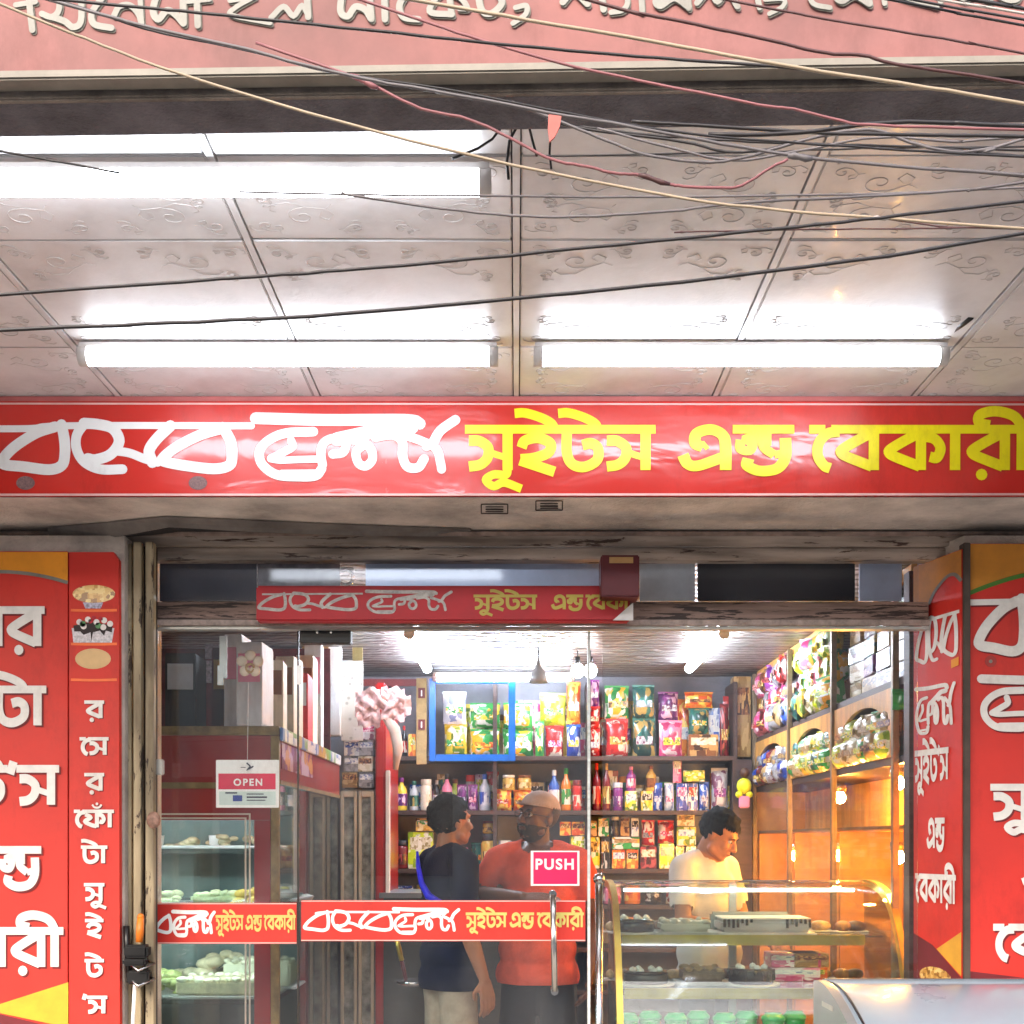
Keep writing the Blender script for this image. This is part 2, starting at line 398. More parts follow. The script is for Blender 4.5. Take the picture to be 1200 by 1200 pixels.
# shop ceiling of wavy sheet
def wavy():
    m = mat('wavy_ceiling_sheet', '8f8883', .3, var=0); t = NT(m); p = t.n['Principled BSDF']
    w = t.add('TexWave', wave_type='BANDS', bands_direction='Y', Scale=3.6, Distortion=5.5, Detail=2.5); w.inputs['Detail Scale'].default_value = 2.2
    t.l.new(t.coord('Object'), w.inputs['Vector'])
    r = t.ramp(w.outputs[0], [(.1, '67625f'), (.45, '928f8d'), (1, 'a5a3a2')]); t.l.new(r.outputs[0], p.inputs['Base Color'])
    b = t.add('Bump', Strength=.5, Distance=.02); t.l.new(w.outputs[0], b.inputs['Height']); t.l.new(b.outputs[0], p.inputs['Normal'])
    return m
structure(box('shop_ceiling', wavy(), -2.2, 2.2, 4.3, 7.76, 2.52, 2.6))
# pillars either side of the shopfront
structure(box('left_pillar', M['plaster'], -4.2, -1.285, 4.03, 4.45, .1, 2.5))
MB().poly([(1.47, 4.03, .1), (4.2, 4.03, .1), (4.2, 4.45, .1), (1.47, 4.45, .1), (1.40, 4.29, .1)][::-1], (0, 0, 2.4)).build('right_pillar', M['plaster'])
structure(bpy.data.objects['right_pillar'])
structure(box('side_wall', M['plaster'], -2.0, -1.30, 4.45, 4.50, .1, 2.5)); 
structure(box('upper_wall', M['plaster_dk'], -4.2, 4.2, 4.16, 4.45, 2.545, 3.4))

# ------------------------------------------------------------------ canopy: ceiling of embossed panels
def emboss():
    m = mat('embossed_pvc_panel', 'bfbab4', .36, var=0, coat=.05); t = NT(m); p = t.n['Principled BSDF']
    v = t.coord('Object'); n = t.add('TexNoise', Scale=3, Detail=6, Roughness=.6); t.l.new(v, n.inputs['Vector'])
    r = t.ramp(n.outputs[0], [(.3, 'b7b5b5'), (.5, 'd1cfcf'), (.72, 'dddbdb')]); t.l.new(r.outputs[0], p.inputs['Base Color'])
    st_ = t.add('TexNoise', Scale=1.1, Detail=7, Roughness=.72, Distortion=.5); t.l.new(v, st_.inputs['Vector'])
    rs = t.ramp(st_.outputs[0], [(.45, (1, 1, 1)), (.6, 'f2eeea'), (.7, 'e2dad5')]); ms_ = t.add('MixRGB', blend_type='MULTIPLY'); ms_.inputs[0].default_value = .8
    t.l.new(r.outputs[0], ms_.inputs[1]); t.l.new(rs.outputs[0], ms_.inputs[2]); t.l.new(ms_.outputs[0], p.inputs['Base Color'])
    n2 = t.add('TexNoise', Scale=46, Detail=5, Distortion=1.2); t.l.new(v, n2.inputs['Vector'])
    b = t.add('Bump', Strength=.07, Distance=.01); t.l.new(n2.outputs[0], b.inputs['Height']); t.l.new(b.outputs[0], p.inputs['Normal'])
    return m
M['panel'] = emboss(); M['scroll'] = mat('scroll_relief_paint', 'bcb4b0', .3, var=.15)
ceil = structure(box('canopy_slab', M['plaster_dk'], -4.2, 4.2, 2.1, 4.15, CZ+.02, CZ+.25))
xs = [-1.8, -1.2, -.6, 0, .6, 1.2, 1.8]; ds = [2.125, 2.403, 2.741, 3.338, 3.938]
def scroll_mesh(w, d):
    mb = MB()
    def curl(cx, cy, sc_, fx, fy, rot):
        c_, s_ = math.cos(rot), math.sin(rot)
        def P(x, y): x, y = x*sc_*fx, y*sc_*fy; return (cx+x*c_-y*s_, cy+x*s_+y*c_, -.0006)
        pts = [P(-2.6, -1.2), P(-2.0, -.6), P(-1.3, -.9), P(-.6, -1.2)]
        for k in range(20):
            a = -math.pi/2-.3+k*.42; r = 1.15*(1-k/22); pts.append(P(r*math.cos(a), r*math.sin(a)))
        n = len(pts); mb.tube(pts, [.0004+.0009*math.sin(math.pi*(k+1)/(n+1)) for k in range(n)], 4)
        leaf = [P(-2.0, -.6), P(-2.3, .2), P(-1.7, .9), P(-1.2, .3), P(-1.6, -.4)]; mb.tube([tuple(a_) for a_ in leaf], [.0003, .0008, .0009, .0008, .0003], 4)
        mb.tube([P(-.6, -1.2), P(.4, -2.0), P(1.6, -1.9), P(2.0, -1.2), P(1.6, -.9)], [.0003, .0008, .0009, .0008, .0003], 4)
    for sx in (-1, 1):
        for sy in (-1, 1):
            curl(sx*(w/2-.13), sy*(d/2-.10), .030, sx, sy, .2*sx); curl(sx*(w/2-.045), sy*(d/2-.06), .016, sx, -sy, .5); curl(sx*(w/2-.24), sy*(d/2-.05), .014, -sx, sy, .6*sx*sy)
            curl(sx*(w/2-.055), sy*(d/2-.17), .012, sx, -sy, 1.2*sx*sy)
    return mb.mesh('scroll_relief', M['scroll'])
pm_cache = {}
for j in range(4):
    d0, d1 = ds[j], min(ds[j+1], SD+.05)
    if d1 < 2.3: continue
    for i in range(6):
        x0, x1 = xs[i], xs[i+1]; w = x1-x0-.021; d = d1-d0-.005
        key = round(d, 3)
        if key not in pm_cache:
            pm_cache[key] = (MB().box(-w/2, w/2, -d/2, d/2, 0, .018, .003).mesh('ceiling_panel', M['panel']), scroll_mesh(w, d) if d > .3 else None)
        o = inst('ceiling_panel', pm_cache[key][0], ceil, ((x0+x1)/2, (d0+d1)/2, CZ+random.uniform(-.0015, .0015)), (0, random.uniform(-.004, .004), 0))
        if pm_cache[key][1]: inst('scroll_relief', pm_cache[key][1], o)
for x in xs: box('ceiling_batten', M['panel'], x-.0075, x+.0075, 2.12, SD+.04, CZ-.0015, CZ+.012, ceil)

# ------------------------------------------------------------------ front beam and pink signboard (slightly skewed to the shop)
yaw = R(-1.4)
bt = thing('canopy_beam', 'grey concrete beam edge under the faded pink signboard at top', 'beam', (0, 2.007, 0), yaw)
box('beam', M['plaster_dk'], -4, 4, 0, .10, 2.717, 3.0, bt, .004)
box('beam_edge', mat('beam_lip_concrete', '81776f', .9, var=.35, vscale=9, bump=.8, bscale=60), -4, 4, -.006, .012, 2.7175, 2.765, bt, .003)
ps = thing('pink_signboard', 'faded pink signboard with raised off-white Bengali address lettering', 'signboard', (0, 2.007, 0), yaw)
box('panel', M['pinksign'], -4, 4, -.03, -.0065, 2.7457, 3.45, ps)
box('moulding', M['cream'], -4, 4, -.042, -.0068, 2.730, 2.7454, ps, .003)
dT = 1.977
def T1(ox, s, w, pts): return (w/s, [(ox+x/s, y/s) for x, y in pts])
TOP = [T1(0, 4, 32, [(115, -90), (122, 20), (135, 138)]), T1(0, 4, 26, [(55, 18), (150, 5)]), T1(0, 4, 30, [(180, 62), (228, 78), (262, 45), (262, -30)]), T1(0, 4, 32, [(230, 78), (290, 100), (330, 128), (368, 95), (365, -60)]),
 T1(0, 4, 32, [(470, -10), (420, 60), (430, 115), (512, 135)]), T1(0, 4, 30, [(525, 75), (550, 35), (600, 30), (640, 70), (655, 115)]), T1(0, 4, 26, [(645, -60), (655, 110)]),
 T1(0, 4, 34, [(735, -40), (710, 55), (735, 98), (775, 58), (815, 75), (855, 120)]), T1(0, 4, 34, [(850, -60), (855, 120)]), T1(0, 4, 32, [(915, -80), (922, 130)]), T1(0, 4, 20, [(860, 20), (980, 10)]),
 T1(0, 4, 26, [(1075, 15), (1190, 0)]), T1(0, 4, 24, [(1190, 0), (1100, 50), (1085, 85), (1265, 125)]),
 T1(300, 3.43, 24, [(60, 85), (110, 42), (150, 80), (185, 40), (212, 82)]), T1(300, 3.43, 28, [(200, -60), (210, 85)]),
 T1(300, 3.43, 28, [(350, -30), (340, 62), (370, 85), (400, 48), (440, 60), (462, 95)]), T1(300, 3.43, 28, [(450, -60), (465, 98)]), T1(300, 3.43, 28, [(515, -60), (520, 100)]),
 T1(300, 3.43, 28, [(610, -10), (578, 45), (595, 92), (655, 103)]), T1(300, 3.43, 26, [(745, -10), (700, 70), (790, 85)]), T1(300, 3.43, 26, [(770, -60), (788, 85)]), T1(300, 3.43, 24, [(790, 0), (830, 25), (850, 60), (820, 62)]),
 T1(300, 3.43, 28, [(890, -60), (905, 60), (945, 85), (990, 45), (975, 5)]), T1(300, 3.43, 22, [(1045, 62), (1088, 55), (1085, 90), (1035, 125)]),
 T1(630, 4, 34, [(120, 50), (165, 0), (190, 15), (235, 60)]), T1(630, 4, 32, [(290, -60), (310, 88)]), T1(630, 4, 26, [(345, 102), (400, 92), (422, 50), (395, -30)]), T1(630, 4, 28, [(480, -60), (490, 98)]),
 T1(630, 4, 34, [(620, -60), (610, 30), (555, 50), (575, 75), (640, 40), (705, 82)]), T1(630, 4, 30, [(690, -60), (706, 88)]), T1(630, 4, 30, [(745, 65), (800, 10), (840, 60), (885, 10), (932, 85)]), T1(630, 4, 28, [(1000, -60), (1035, 92)]), T1(630, 4, 22, [(1060, 55), (1145, 55), (1140, 90), (1080, 122)]),
 T1(920, 4.286, 26, [(180, -20), (118, 30), (135, 85), (215, 105)]), T1(920, 4.286, 36, [(310, -60), (300, 20), (250, 50), (275, 72), (335, 45), (410, 88)]), T1(920, 4.286, 34, [(385, -60), (410, 88)]), T1(920, 4.286, 28, [(465, -60), (485, 88)]),
 T1(920, 4.286, 22, [(560, -10), (690, 0), (560, 48), (745, 108)]), T1(920, 4.286, 28, [(755, -60), (760, 85)]), T1(920, 4.286, 34, [(905, -60), (895, 20), (850, 45), (880, 70), (940, 45), (1000, 80)]), T1(920, 4.286, 30, [(1000, -60), (1005, 88)]), T1(920, 4.286, 30, [(1080, -40), (1075, 30), (1050, 60), (1110, 85), (1150, 60), (1150, -60)]), T1(920, 4.286, 30, [(1220, -60), (1225, 90)])]
def tmap(off, hh):
    def f(u, v, h): q = W(u+off[0], v+off[1], dT); return Vector((q.x, -.0305-hh-h, q.z))
    return f
for nm, off, hh, m in (('letter_shadow', (1.3, -5.5), .0008, mat('letter_shadow_grey', '6e6a60', .7)), ('lettering', (0, -7.0), .003, M['oldwhite'])):  # first pass: offset grey copy paints the letters' shadow on the board
    L = Letters(tmap(off, hh))
    for w, p in TOP: L.stroke(p, w*.95, rnd=True)
    L.build(nm, m, ps)

# ------------------------------------------------------------------ canopy tube lights
def batten(label, x0, x1, d, z, m, r=.025, axis='x', group='tube lights'):
    t = thing('tube_light', label, 'light', ((x0+x1)/2, d, z), 0 if axis == 'x' else R(90), group); L2 = (x1-x0)/2
    MB().tube([(-L2+.02, 0, 0), (L2-.02, 0, 0)], r, 16).build('diffuser', m, t)
    box('housing', M['carton'], -L2, L2, -r*.7, r*.7, r*.8, r*.8+.012, t)
    for s in (-1, 1): MB().tube([(s*(L2-.02), 0, 0), (s*(L2+.004), 0, 0)], r*1.04, 16).build('end_cap', M['carton'], t)
    return t
batten('bright white tube light nearest the street, cut off at left edge', -1.21, -.053, 2.42, 2.795, M['tube'])
batten('white tube light just above the white brushed logo on the red board', XW(95, 3.3), XW(582, 3.3), 3.3, 2.80, M['tube'])
batten('white tube light above the yellow lettering on the red board', XW(627, 3.3), XW(1108, 3.3), 3.3, 2.80, M['tube'])

# ------------------------------------------------------------------ main red signboard
ms = thing('main_signboard', 'long red shop board with white brushed logo and yellow Bengali lettering', 'signboard', (0, SD, 0))
ms.location = (0, 0, 0)
z0, z1 = ZW(581, SD), ZW(466, SD)
box('board', M['red'], -3.2, 3.2, SD, SD+.12, z0, z1, ms, .004)
m_line = mat('pale_edge_print', 'eab8b0', .4)
L = Letters(lambda u, v, h: W(u, v, SD-.0015-h))
L.stroke([(-600, 473), (1800, 475)], 2.2, smooth=False); L.stroke([(-600, 580), (1800, 579)], 2.6, smooth=False)
L.build('edge_line', m_line, ms)
L = Letters(lambda u, v, h: W(u, v, SD-.002-h))
logo(L, LOGO1, lambda x, y: (x, y), 1); logo(L, LOGO2, lambda x, y: (x, y), 1)
L.build('logo_lettering', M['white'], ms)
L = Letters(lambda u, v, h: W(u, v, SD-.002-h))
x = write(L, SWEETS, 548, 499, 52, .98); write(L, AND, 799, 499, 52, 1.12); write(L, BAKERY, 951, 499, 52, 1.0)
L.build('yellow_lettering', M['yellow'], ms)
L = Letters(lambda u, v, h: W(u, v, SD-.0018-h))
for (x, y) in ((30, 566), (232, 566)):
    L.disc(x, y, 11, 0, 18, 8)
L.build('fixing_patch', mat('grey_patch', '8a6a68', .6, var=.3, vscale=200), ms)
box('top_trim', mat('sign_top_lip', 'b8625e', .4), -3.2, 3.2, SD-.004, SD-.0005, ZW(471, SD), z1+.001, ms)

pv = Vector((0, SD, z0)); ms.matrix_world = Matrix.Translation(pv) @ Matrix.Rotation(R(.9), 4, 'X') @ Matrix.Translation(-pv)
# slab behind and below the sign
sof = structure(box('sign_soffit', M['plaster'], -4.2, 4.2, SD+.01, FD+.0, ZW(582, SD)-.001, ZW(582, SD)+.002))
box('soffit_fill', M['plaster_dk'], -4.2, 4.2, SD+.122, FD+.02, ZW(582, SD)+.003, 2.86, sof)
# stencilled marks under the slab
sm_ = Letters(lambda u, v, h: (lambda d: Vector(((u-CX)*d/FPX, d, ZW(582, SD)-.0025-h)))( (ZW(582, SD)-EYE)*FPX/(HZ-v)))
for (x, y) in ((564, 590), (628, 586)):
    for a, b in (((0, 0), (31, 0)), ((31, 0), (31, 11)), ((31, 11), (0, 11)), ((0, 11), (0, 0)), ((5, 6), (26, 6)), ((5, 3), (26, 3)), ((5, 8.6), (26, 8.6))):
        w = 1.2 if b != (26, 6) else 1.8
        sm_.stroke([(x+a[0], y+a[1]), (x+b[0], y+b[1])], w, smooth=False)
sm_.build('stencil_mark', mat('stencil_ink', '2e2826', .8), sof)
# torn flap hanging under the slab at left
fl = thing('torn_flap', 'grey sheet sagging open under the slab at left above the frame', 'flap')
zf = ZW(582, SD)-.004
pts = [(-1.55, FD-.06, zf-.045), (-1.35, FD-.12, zf-.03), (-1.12, FD-.20, zf-.012), (-.85, FD-.15, zf-.016), (-.55, FD-.10, zf-.014), (-.15, FD-.045, zf-.006)]
mb = MB()
for i in range(5):
    a, b = pts[i], pts[i+1]; mb.add([a, b, (b[0], b[1]+.012, b[2]-.012), (a[0], a[1]+.012, a[2]-.012)], [(0, 1, 2, 3)])
    mb.add([a, b, (b[0], b[1]-.03, zf), (a[0], a[1]-.03, zf)], [(3, 2, 1, 0)])
mb.build('sheet', mat('grey_sheet', '6c6560', .8, var=.3), fl)
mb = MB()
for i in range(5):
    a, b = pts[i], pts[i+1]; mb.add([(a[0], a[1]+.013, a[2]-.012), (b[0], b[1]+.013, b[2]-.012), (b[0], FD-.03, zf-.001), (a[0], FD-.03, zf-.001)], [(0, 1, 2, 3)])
mb.build('gap_shade', mat('dark_gap', '231f1f', .95), fl)  # near-black sheet paints the shade inside the open gap

# ------------------------------------------------------------------ shopfront frame
fr = thing('shopfront_frame', 'old peeling painted frame around the glass shopfront', 'frame')
zt = ZW(625, FD)
box('head_beam', M['beam'], -4.2, 4.2, FD-.04, FD+.06, ZW(643, FD), zt-.002, fr, .004)
box('head_rail', M['beam'], -1.27, 1.45, FD-.02, FD+.05, ZW(657, FD), ZW(643.6, FD), fr, .003)
box('pipe_rail', mat('pinkish_rail', '9a857a', .5, var=.3, vscale=20), -4.2, 4.2, FD-.055, FD-.041, ZW(632, FD), ZW(627, FD), fr, .003)
for (a, b, m, dd) in ((146.5, 155, M['post'], 0), (159.5, 168.5, M['post'], -.02), (173.5, 183, M['post'], -.02)):
    box('guide_strip', m, XW(a, 4.08), XW(b, 4.08), 4.07+dd, 4.1+dd, .1, ZW(643, FD)-.001, fr, .002)
box('guide_channel', mat('channel_brown', '3a3029', .8), XW(146, 4.1), XW(183, 4.1)-.004, 4.105, 4.13, .1, ZW(643.6, FD)-.001, fr)  # plain dark brown backing behind the guide strips
box('transom_bar', M['barbrown'], -1.25, 1.39, FD-.01, FD+.06, ZW(727, FD), ZW(706, FD), fr, .003)
box('transom_lip', mat('transom_lip_paint', '99867c', .5, var=.3, vscale=30), -1.25, 1.39, FD-.025, FD-.011, ZW(734.5, FD), ZW(727.4, FD), fr, .002)
box('aluminium_head', M['alu'], -1.25, 1.39, FD-.012, FD+.03, ZW(738, FD), ZW(734.8, FD), fr)
box('right_jamb', M['darkwood'], 1.375, 1.40, 4.3, 4.36, .1, ZW(657, FD)-.002, fr)
# glass
def pane(name, label, x0, x1, z0, z1, d, cat='glass pane', m=None):
    t = thing(name, label, cat, ((x0+x1)/2, d, z0)); w = (x1-x0)/2
    box('pane', m or M['glass'], -w, w, 0, .008, 0, z1-z0, t); return t
zd = ZW(738, GD)-.002
tp = pane('transom_glass', 'narrow clear transom pane above the shop doors', -1.24, 1.375, ZW(706, GD)+.002, ZW(657, GD)-.003, GD, 'glass pane', glassmat('transom_pane', (.97, .98, 1), 1.5, .06, .5))
box('backing_sheet', mat('charcoal_film', '232126', .3), XW(818, GD)-0.0, XW(1003, GD), .012, .016, .005, ZW(657, GD)-ZW(706, GD)-.01, None)
o = bpy.data.objects['backing_sheet']; o.parent = tp; o.location = (-(-1.24+1.375)/2, 0, 0)
for (a, b, m_) in ((186, 300, mat('slate_reflection', '4c4c54', .3)), (301, 398, mat('grey_reflection', '8c888a', .3, var=.4, vscale=12)), (428, 702, mat('pale_blue_reflection', 'd5e0f2', .4, metal=.75, var=.1, vscale=5)), (750, 815, mat('grey_white_reflection', 'd6dada', .4, metal=.6)), (1008, 1058, MATS['pale_blue_reflection'])):  # tinted sheets paint the reflections of street and ceiling behind the pane
    q_ = box('reflection_sheet', m_, XW(a, GD), XW(b, GD), .012, .016, .005, ZW(657, GD)-ZW(706, GD)-.01, tp); q_.location = (-(-1.24+1.375)/2, 0, 0)
lp = pane('fixed_glass', 'fixed clear glass panel left of the door with OPEN sign', -1.225, XW(348.6, GD), .12, zd, GD)
dr = thing('glass_door', 'frameless glass door with PUSH sticker and steel handle', 'door', (0, 0, 0))
box('pane', M['glass'], XW(351, GD), XW(688, GD), GD-.012, GD-.002, .12, zd, dr)
box('edge_strip', mat('glass_edge_white', 'd2d6d2', .2, var=.2, vscale=14, stretch=(1, 1, 3)), XW(688.2, GD), XW(691.5, GD), GD-.013, GD-.001, .12, zd, dr)
box('seam_strip', mat('dark_seam', '2a2420', .5), XW(349, GD), XW(350.6, GD), GD-.012, GD, .12, zd, dr)
box('patch_fitting', M['black'], XW(351, GD-.03), XW(411, GD-.03), GD-.032, GD+.02, ZW(755, GD), zd, dr, .003)
for k in (0, 1): MB().lathe([(.004, 0), (.004, .003)], (0, 0, 0), 10).build('screw', M['chrome'], dr).matrix_local = Matrix.Translation(W(372+k*16, 741, GD-.033)) @ Matrix.Rotation(R(90), 4, 'X')
hb = thing('door_handle_pair', '', ''); bpy.data.objects.remove(hb)
hd = MB(); a = W(648, 1048, 4.12); b = W(650, 1162, 4.12)
hd.tube([a, b], .0105, 12); hd.build('handle', M['chrome'], dr)
mb = MB()
for q in (a, b): mb.tube([q+Vector((0, -.004, 0)), q+Vector((0, .075, 0))], .013, 10)
mb.build('handle_mount', M['chrome'], dr)
pp = thing('steel_post', 'slim polished steel post standing right of the door handle', 'post', (XW(702, 4.33), 4.33, .104))
MB().tube([(0, 0, 0), (0, 0, ZW(1033, 4.33)-.104)], .014, 14).build('tube', M['chrome'], pp)
MB().ball((0, 0, ZW(1030, 4.33)-.104), .022, 2).build('knob', M['chrome'], pp)

# stickers on the glass
def band(name, label, x0, x1, y0, y1, maps, full=True):
    d = GD-.016; t = thing(name, label, 'sticker')
    box('vinyl', M['red2'], XW(x0, d), XW(x1, d), d, d+.0012, ZW(y1, d), ZW(y0, d), t)
    k = (y1-y0)/115.0; (o1, s1), (o2, s2), (o3, s3) = maps
    mk = lambda o_, s_: (lambda x, y: (o_+x*s_, y0+(y-466)*k))
    L = Letters(lambda u, v, h: W(u, v, d-.0012-h))
    for w, pts in (LOGO1 if full else LOGO1[-2:]):
        q = [mk(o1, s1)(*p) for p in pts]; q = [p for p in q if x0+1 < p[0] < x1-1]
        if len(q) > 1: L.stroke(q, w*k*.92, rnd=True, n=4)
    logo(L, LOGO2, mk(o2, s2), k*.8)
    L.build('logo_lettering', M['white'], t)
    L = Letters(lambda u, v, h: W(u, v, d-.0012-h)); u_ = 17
    for toks, xa, xb in ((SWEETS, 548, 776), (AND, 797, 930), (BAKERY, 951, 1213)):
        wa = (xb-xa)*s3; write(L, toks, o3+xa*s3, y0+14.5, u_, wa/(width(toks)*u_))
    L.build('yellow_lettering', mat('pale_yellow_print', 'cfc06a', .4), t)
    L = Letters(lambda u, v, h: W(u, v, d-.001-h))
    L.stroke([(x0, y0+1), (x1, y0+1)], 1.2, smooth=False); L.stroke([(x0, y1-1), (x1, y1-1)], 1.2, smooth=False)
    L.build('edge_line', m_line, t)
    return t
band('door_sticker', 'red strip sticker with complete white logo across the glass door', 353, 686, 1055, 1103, ((356, .378), (364, .325), (433, .207)))
band('window_sticker', 'red strip sticker with cut-off logo on the left fixed pane', 182, 347.5, 1058, 1106, ((143, .21), (141, .206), (176, .1405)), False)
# PUSH sign
d = GD-.016
ph = thing('push_sign', 'pink sticker with white letters PUSH on the glass door', 'sign')
box('border', M['white'], XW(622, d), XW(679, d), d, d+.001, ZW(1038, d), ZW(997, d), ph)
box('pink_field', mat('hot_pink_print', 'ea1f5c', .35, var=.05), XW(625, d), XW(676.5, d), d-.001, d-.0001, ZW(1036, d), ZW(998.5, d), ph)
def latin(txt, x, y, h, d, m, parent, sp=1.15, off=.006):
    c = bpy.data.curves.new('lettering', 'FONT'); c.body = txt; c.size = 1; c.space_character = sp; c.offset = off
    o = bpy.data.objects.new('lettering', c); COL.objects.link(o); bpy.context.view_layer.update()
    me = bpy.data.meshes.new_from_object(o.evaluated_get(bpy.context.evaluated_depsgraph_get())); bpy.data.objects.remove(o)
    me.materials.clear(); me.materials.append(m); xs_ = [v.co.x for v in me.vertices]; zs_ = [v.co.y for v in me.vertices]
    k = h*d/FPX/(max(zs_)-min(zs_)); mid = (max(xs_)+min(xs_))/2
    for v in me.vertices: v.co = Vector(((v.co.x-mid)*k, 0, v.co.y*k))
    nb_ = {i: set() for i in range(len(me.vertices))}
    for e in me.edges: a, b = e.vertices; nb_[a].add(b); nb_[b].add(a)
    seen = {}; cid = 0
    for i in nb_:
        if i in seen: continue
        st_ = [i]
        while st_:
            q = st_.pop()
            if q in seen: continue
            seen[q] = cid; st_ += list(nb_[q])
        cid += 1
    base = W(x, y, d)
    for c_ in range(cid):
        ids = [i for i in seen if seen[i] == c_]; mp_ = {v: j for j, v in enumerate(ids)}
        mb = MB(); mb.add([me.vertices[i].co+base for i in ids], [[mp_[v] for v in p.vertices] for p in me.polygons if seen[p.vertices[0]] == c_]); mb.build('letter', m, parent)
    return
latin('PUSH', 650, 1018.5, 13, d-.0016, M['white'], ph, 1.2, .03)
# OPEN sign hanging on a string
d = 4.26
op = thing('open_sign', 'white card with letters OPEN hanging on a string behind glass', 'sign')
box('card', M['white'], XW(253, d), XW(327, d), d, d+.004, ZW(946.5, d), ZW(890.5, d), op, .0015)
box('red_band', mat('crimson_print', 'd81f48', .4), XW(256, d), XW(323, d), d-.0012, d-.0001, ZW(925, d), ZW(906.5, d), op)
latin('OPEN', 290.5, 920.5, 8.5, d-.002, M['white'], op, 1.3, .03)
box('info_panel', mat('pale_green_print', 'c9d6cf', .5), XW(257, d), XW(323, d), d-.0011, d-.0001, ZW(943.5, d), ZW(927.5, d), op)
box('blue_box', mat('blue_print', '24398c', .5), XW(273, d), XW(284, d), d-.002, d-.0012, ZW(939, d), ZW(932, d), op)
L = Letters(lambda u, v, h: W(u, v, d-.0022-h))
for a, b, y, w in ((289, 309, 930.5, 1.2), (289, 313, 934.2, 1.9), (289, 311, 937.8, 1.1), (264, 278, 929.2, 1.6), (282, 288, 899.3, .8)): L.stroke([(a, y), (b, y)], w, smooth=False)
L.stroke([(289, 894), (293, 898), (291, 901), (297, 898)], 1.8); L.stroke([(293, 898), (289, 903)], 1.2)
L.build('print_marks', mat('dark_blue_print', '2b2a44', .5), op)
MB().tube([W(290, 891, d), W(291, 800, d)], .0012, 6).build('string', M['carton'], op)
# things stuck at the top of the left pane
ch = thing('hanging_charm', 'cream knotted charm hanging above the OPEN sign string', 'charm')
mb = MB()
for k in range(5):
    a = 2*math.pi*k/5+.3; c0 = W(293, 778, 4.255); mb.ball(c0+Vector((.03*math.cos(a), 0, .03*math.sin(a))), .019, 2, (1, .5, 1))
mb.build('knot', mat('cream_cloth', 'd7c3ad', .8), ch)
MB().tube([W(293, 783, 4.25)+Vector((.014*math.cos(t_*.5), 0, .014*math.sin(t_*.5))) for t_ in range(13)], .005, 6).build('ring', M['cardboard'], ch)
st = thing('white_strip', 'translucent white plastic strip hanging at top left pane', 'strip')
MB().box(XW(257, 4.25), XW(266, 4.25), 4.25, 4.256, ZW(795, 4.25), ZW(745, 4.25), .002).box(XW(255, 4.25), XW(262, 4.25), 4.247, 4.25, ZW(803, 4.25), ZW(780, 4.25), .001).build('strip', mat('milky_plastic', 'd9e0dc', .3), st)
wh = thing('white_seam_clip', 'slim white clip on the door seam below black fitting', 'clip')
MB().box(XW(348.5, 4.18), XW(353.5, 4.18), 4.178, 4.185, ZW(802, 4.18), ZW(780, 4.18), .001).build('clip', M['white'], wh)

# small board over the transom
d = 4.06
sb = thing('small_signboard', 'small red board repeating the shop logo over the door', 'signboard')
box('board', mat('small_board_red', 'a81a20', .55, var=.12), XW(300, d), XW(738, d), d, d+.05, ZW(728, d), ZW(686, d), sb, .006)
k = .365; f = lambda x, y: (302+x*.425, 684+(y-466)*k)
L = Letters(lambda u, v, h: W(u, v, d-.001-h)); logo(L, LOGO1B, f, k*.8); logo(L, LOGO2, f, k*.8)
L.stroke([f(12, 500), f(290, 498)], 2, smooth=False)
L.build('logo_lettering', mat('dull_white_print', 'a99f96', .4, var=.25, vscale=60), sb)
L = Letters(lambda u, v, h: W(u, v, d-.001-h)); yy = 697
write(L, SWEETS, 556, yy, 17, 1.0); write(L, AND, 647, yy, 17, .95); write(L, ['ek', 'ba', 'ka', 'aa'], 687, yy, 17, .85)
L.build('yellow_lettering', mat('dull_yellow_print', 'b09a3c', .4), sb)
rb = thing('dark_red_box', 'small dark red box fixed over the board end at the transom', 'box')
box('case', M['maroonbox'], XW(704, 4.0), XW(749, 4.0), 3.99, 4.10, ZW(700, 4.0), ZW(651, 4.0), rb, .004)
box('gold_print', mat('gold_print', 'b28a55', .5), XW(714, 3.99), XW(742, 3.99), 3.988, 3.9895, ZW(660, 3.99), ZW(653, 3.99), rb)
tpz = thing('white_tape', 'torn grey-white tape piece on the right end of small board', 'tape')
MB().poly([W(718, 727, 4.056), W(742, 727, 4.056), W(742, 706, 4.056)], (0, .001, 0)).build('tape', M['carton'], tpz)

# ------------------------------------------------------------------ posters on the pillars
def arc(x0, x1, y0, ymid, n=10):   # points left->right through a hump
    return [(x0+(x1-x0)*k/n, y0+(ymid-y0)*(1-(2*k/n-1)**2)) for k in range(n+1)]
def noodles(L, x, y, rx, ry, dark=False):
    pass
# left big
d = 4.0
lb = thing('left_poster', 'large red poster with white Bengali lines on the left pillar', 'poster')
xL = -132
box('board', M['red2'], XW(xL, d), XW(79.3, d), d, d+.028, .35, ZW(646, d), lb, .002)
mp = lambda u, v, h: W(u, v, d-.001-h)
L = Letters(mp); ar = arc(xL, 79.3, 683, 650, 16); ar = [(x, y) for x, y in ar if True]
ar = [(xL+(79.3-xL)*k/16, 671+ (abs((k/16)-.62)*2)**2*22-2) for k in range(17)]
L.poly([(xL, 647)]+[(x, y) for x, y in ar]+[(79.3, 647)]); L.build('orange_field', M['orange'], lb)
L = Letters(lambda u, v, h: W(u, v, d-.0014-h)); L.stroke([(x, y+1) for x, y in ar], 4); L.build('cream_line', M['cream'], lb)
L = Letters(lambda u, v, h: W(u, v, d-.001-h)); L.poly([(-20, 1183), (80, 1151), (80, 1204)]); L.build('yellow_corner', mat('corner_yellow', 'f0a62a', .5), lb)
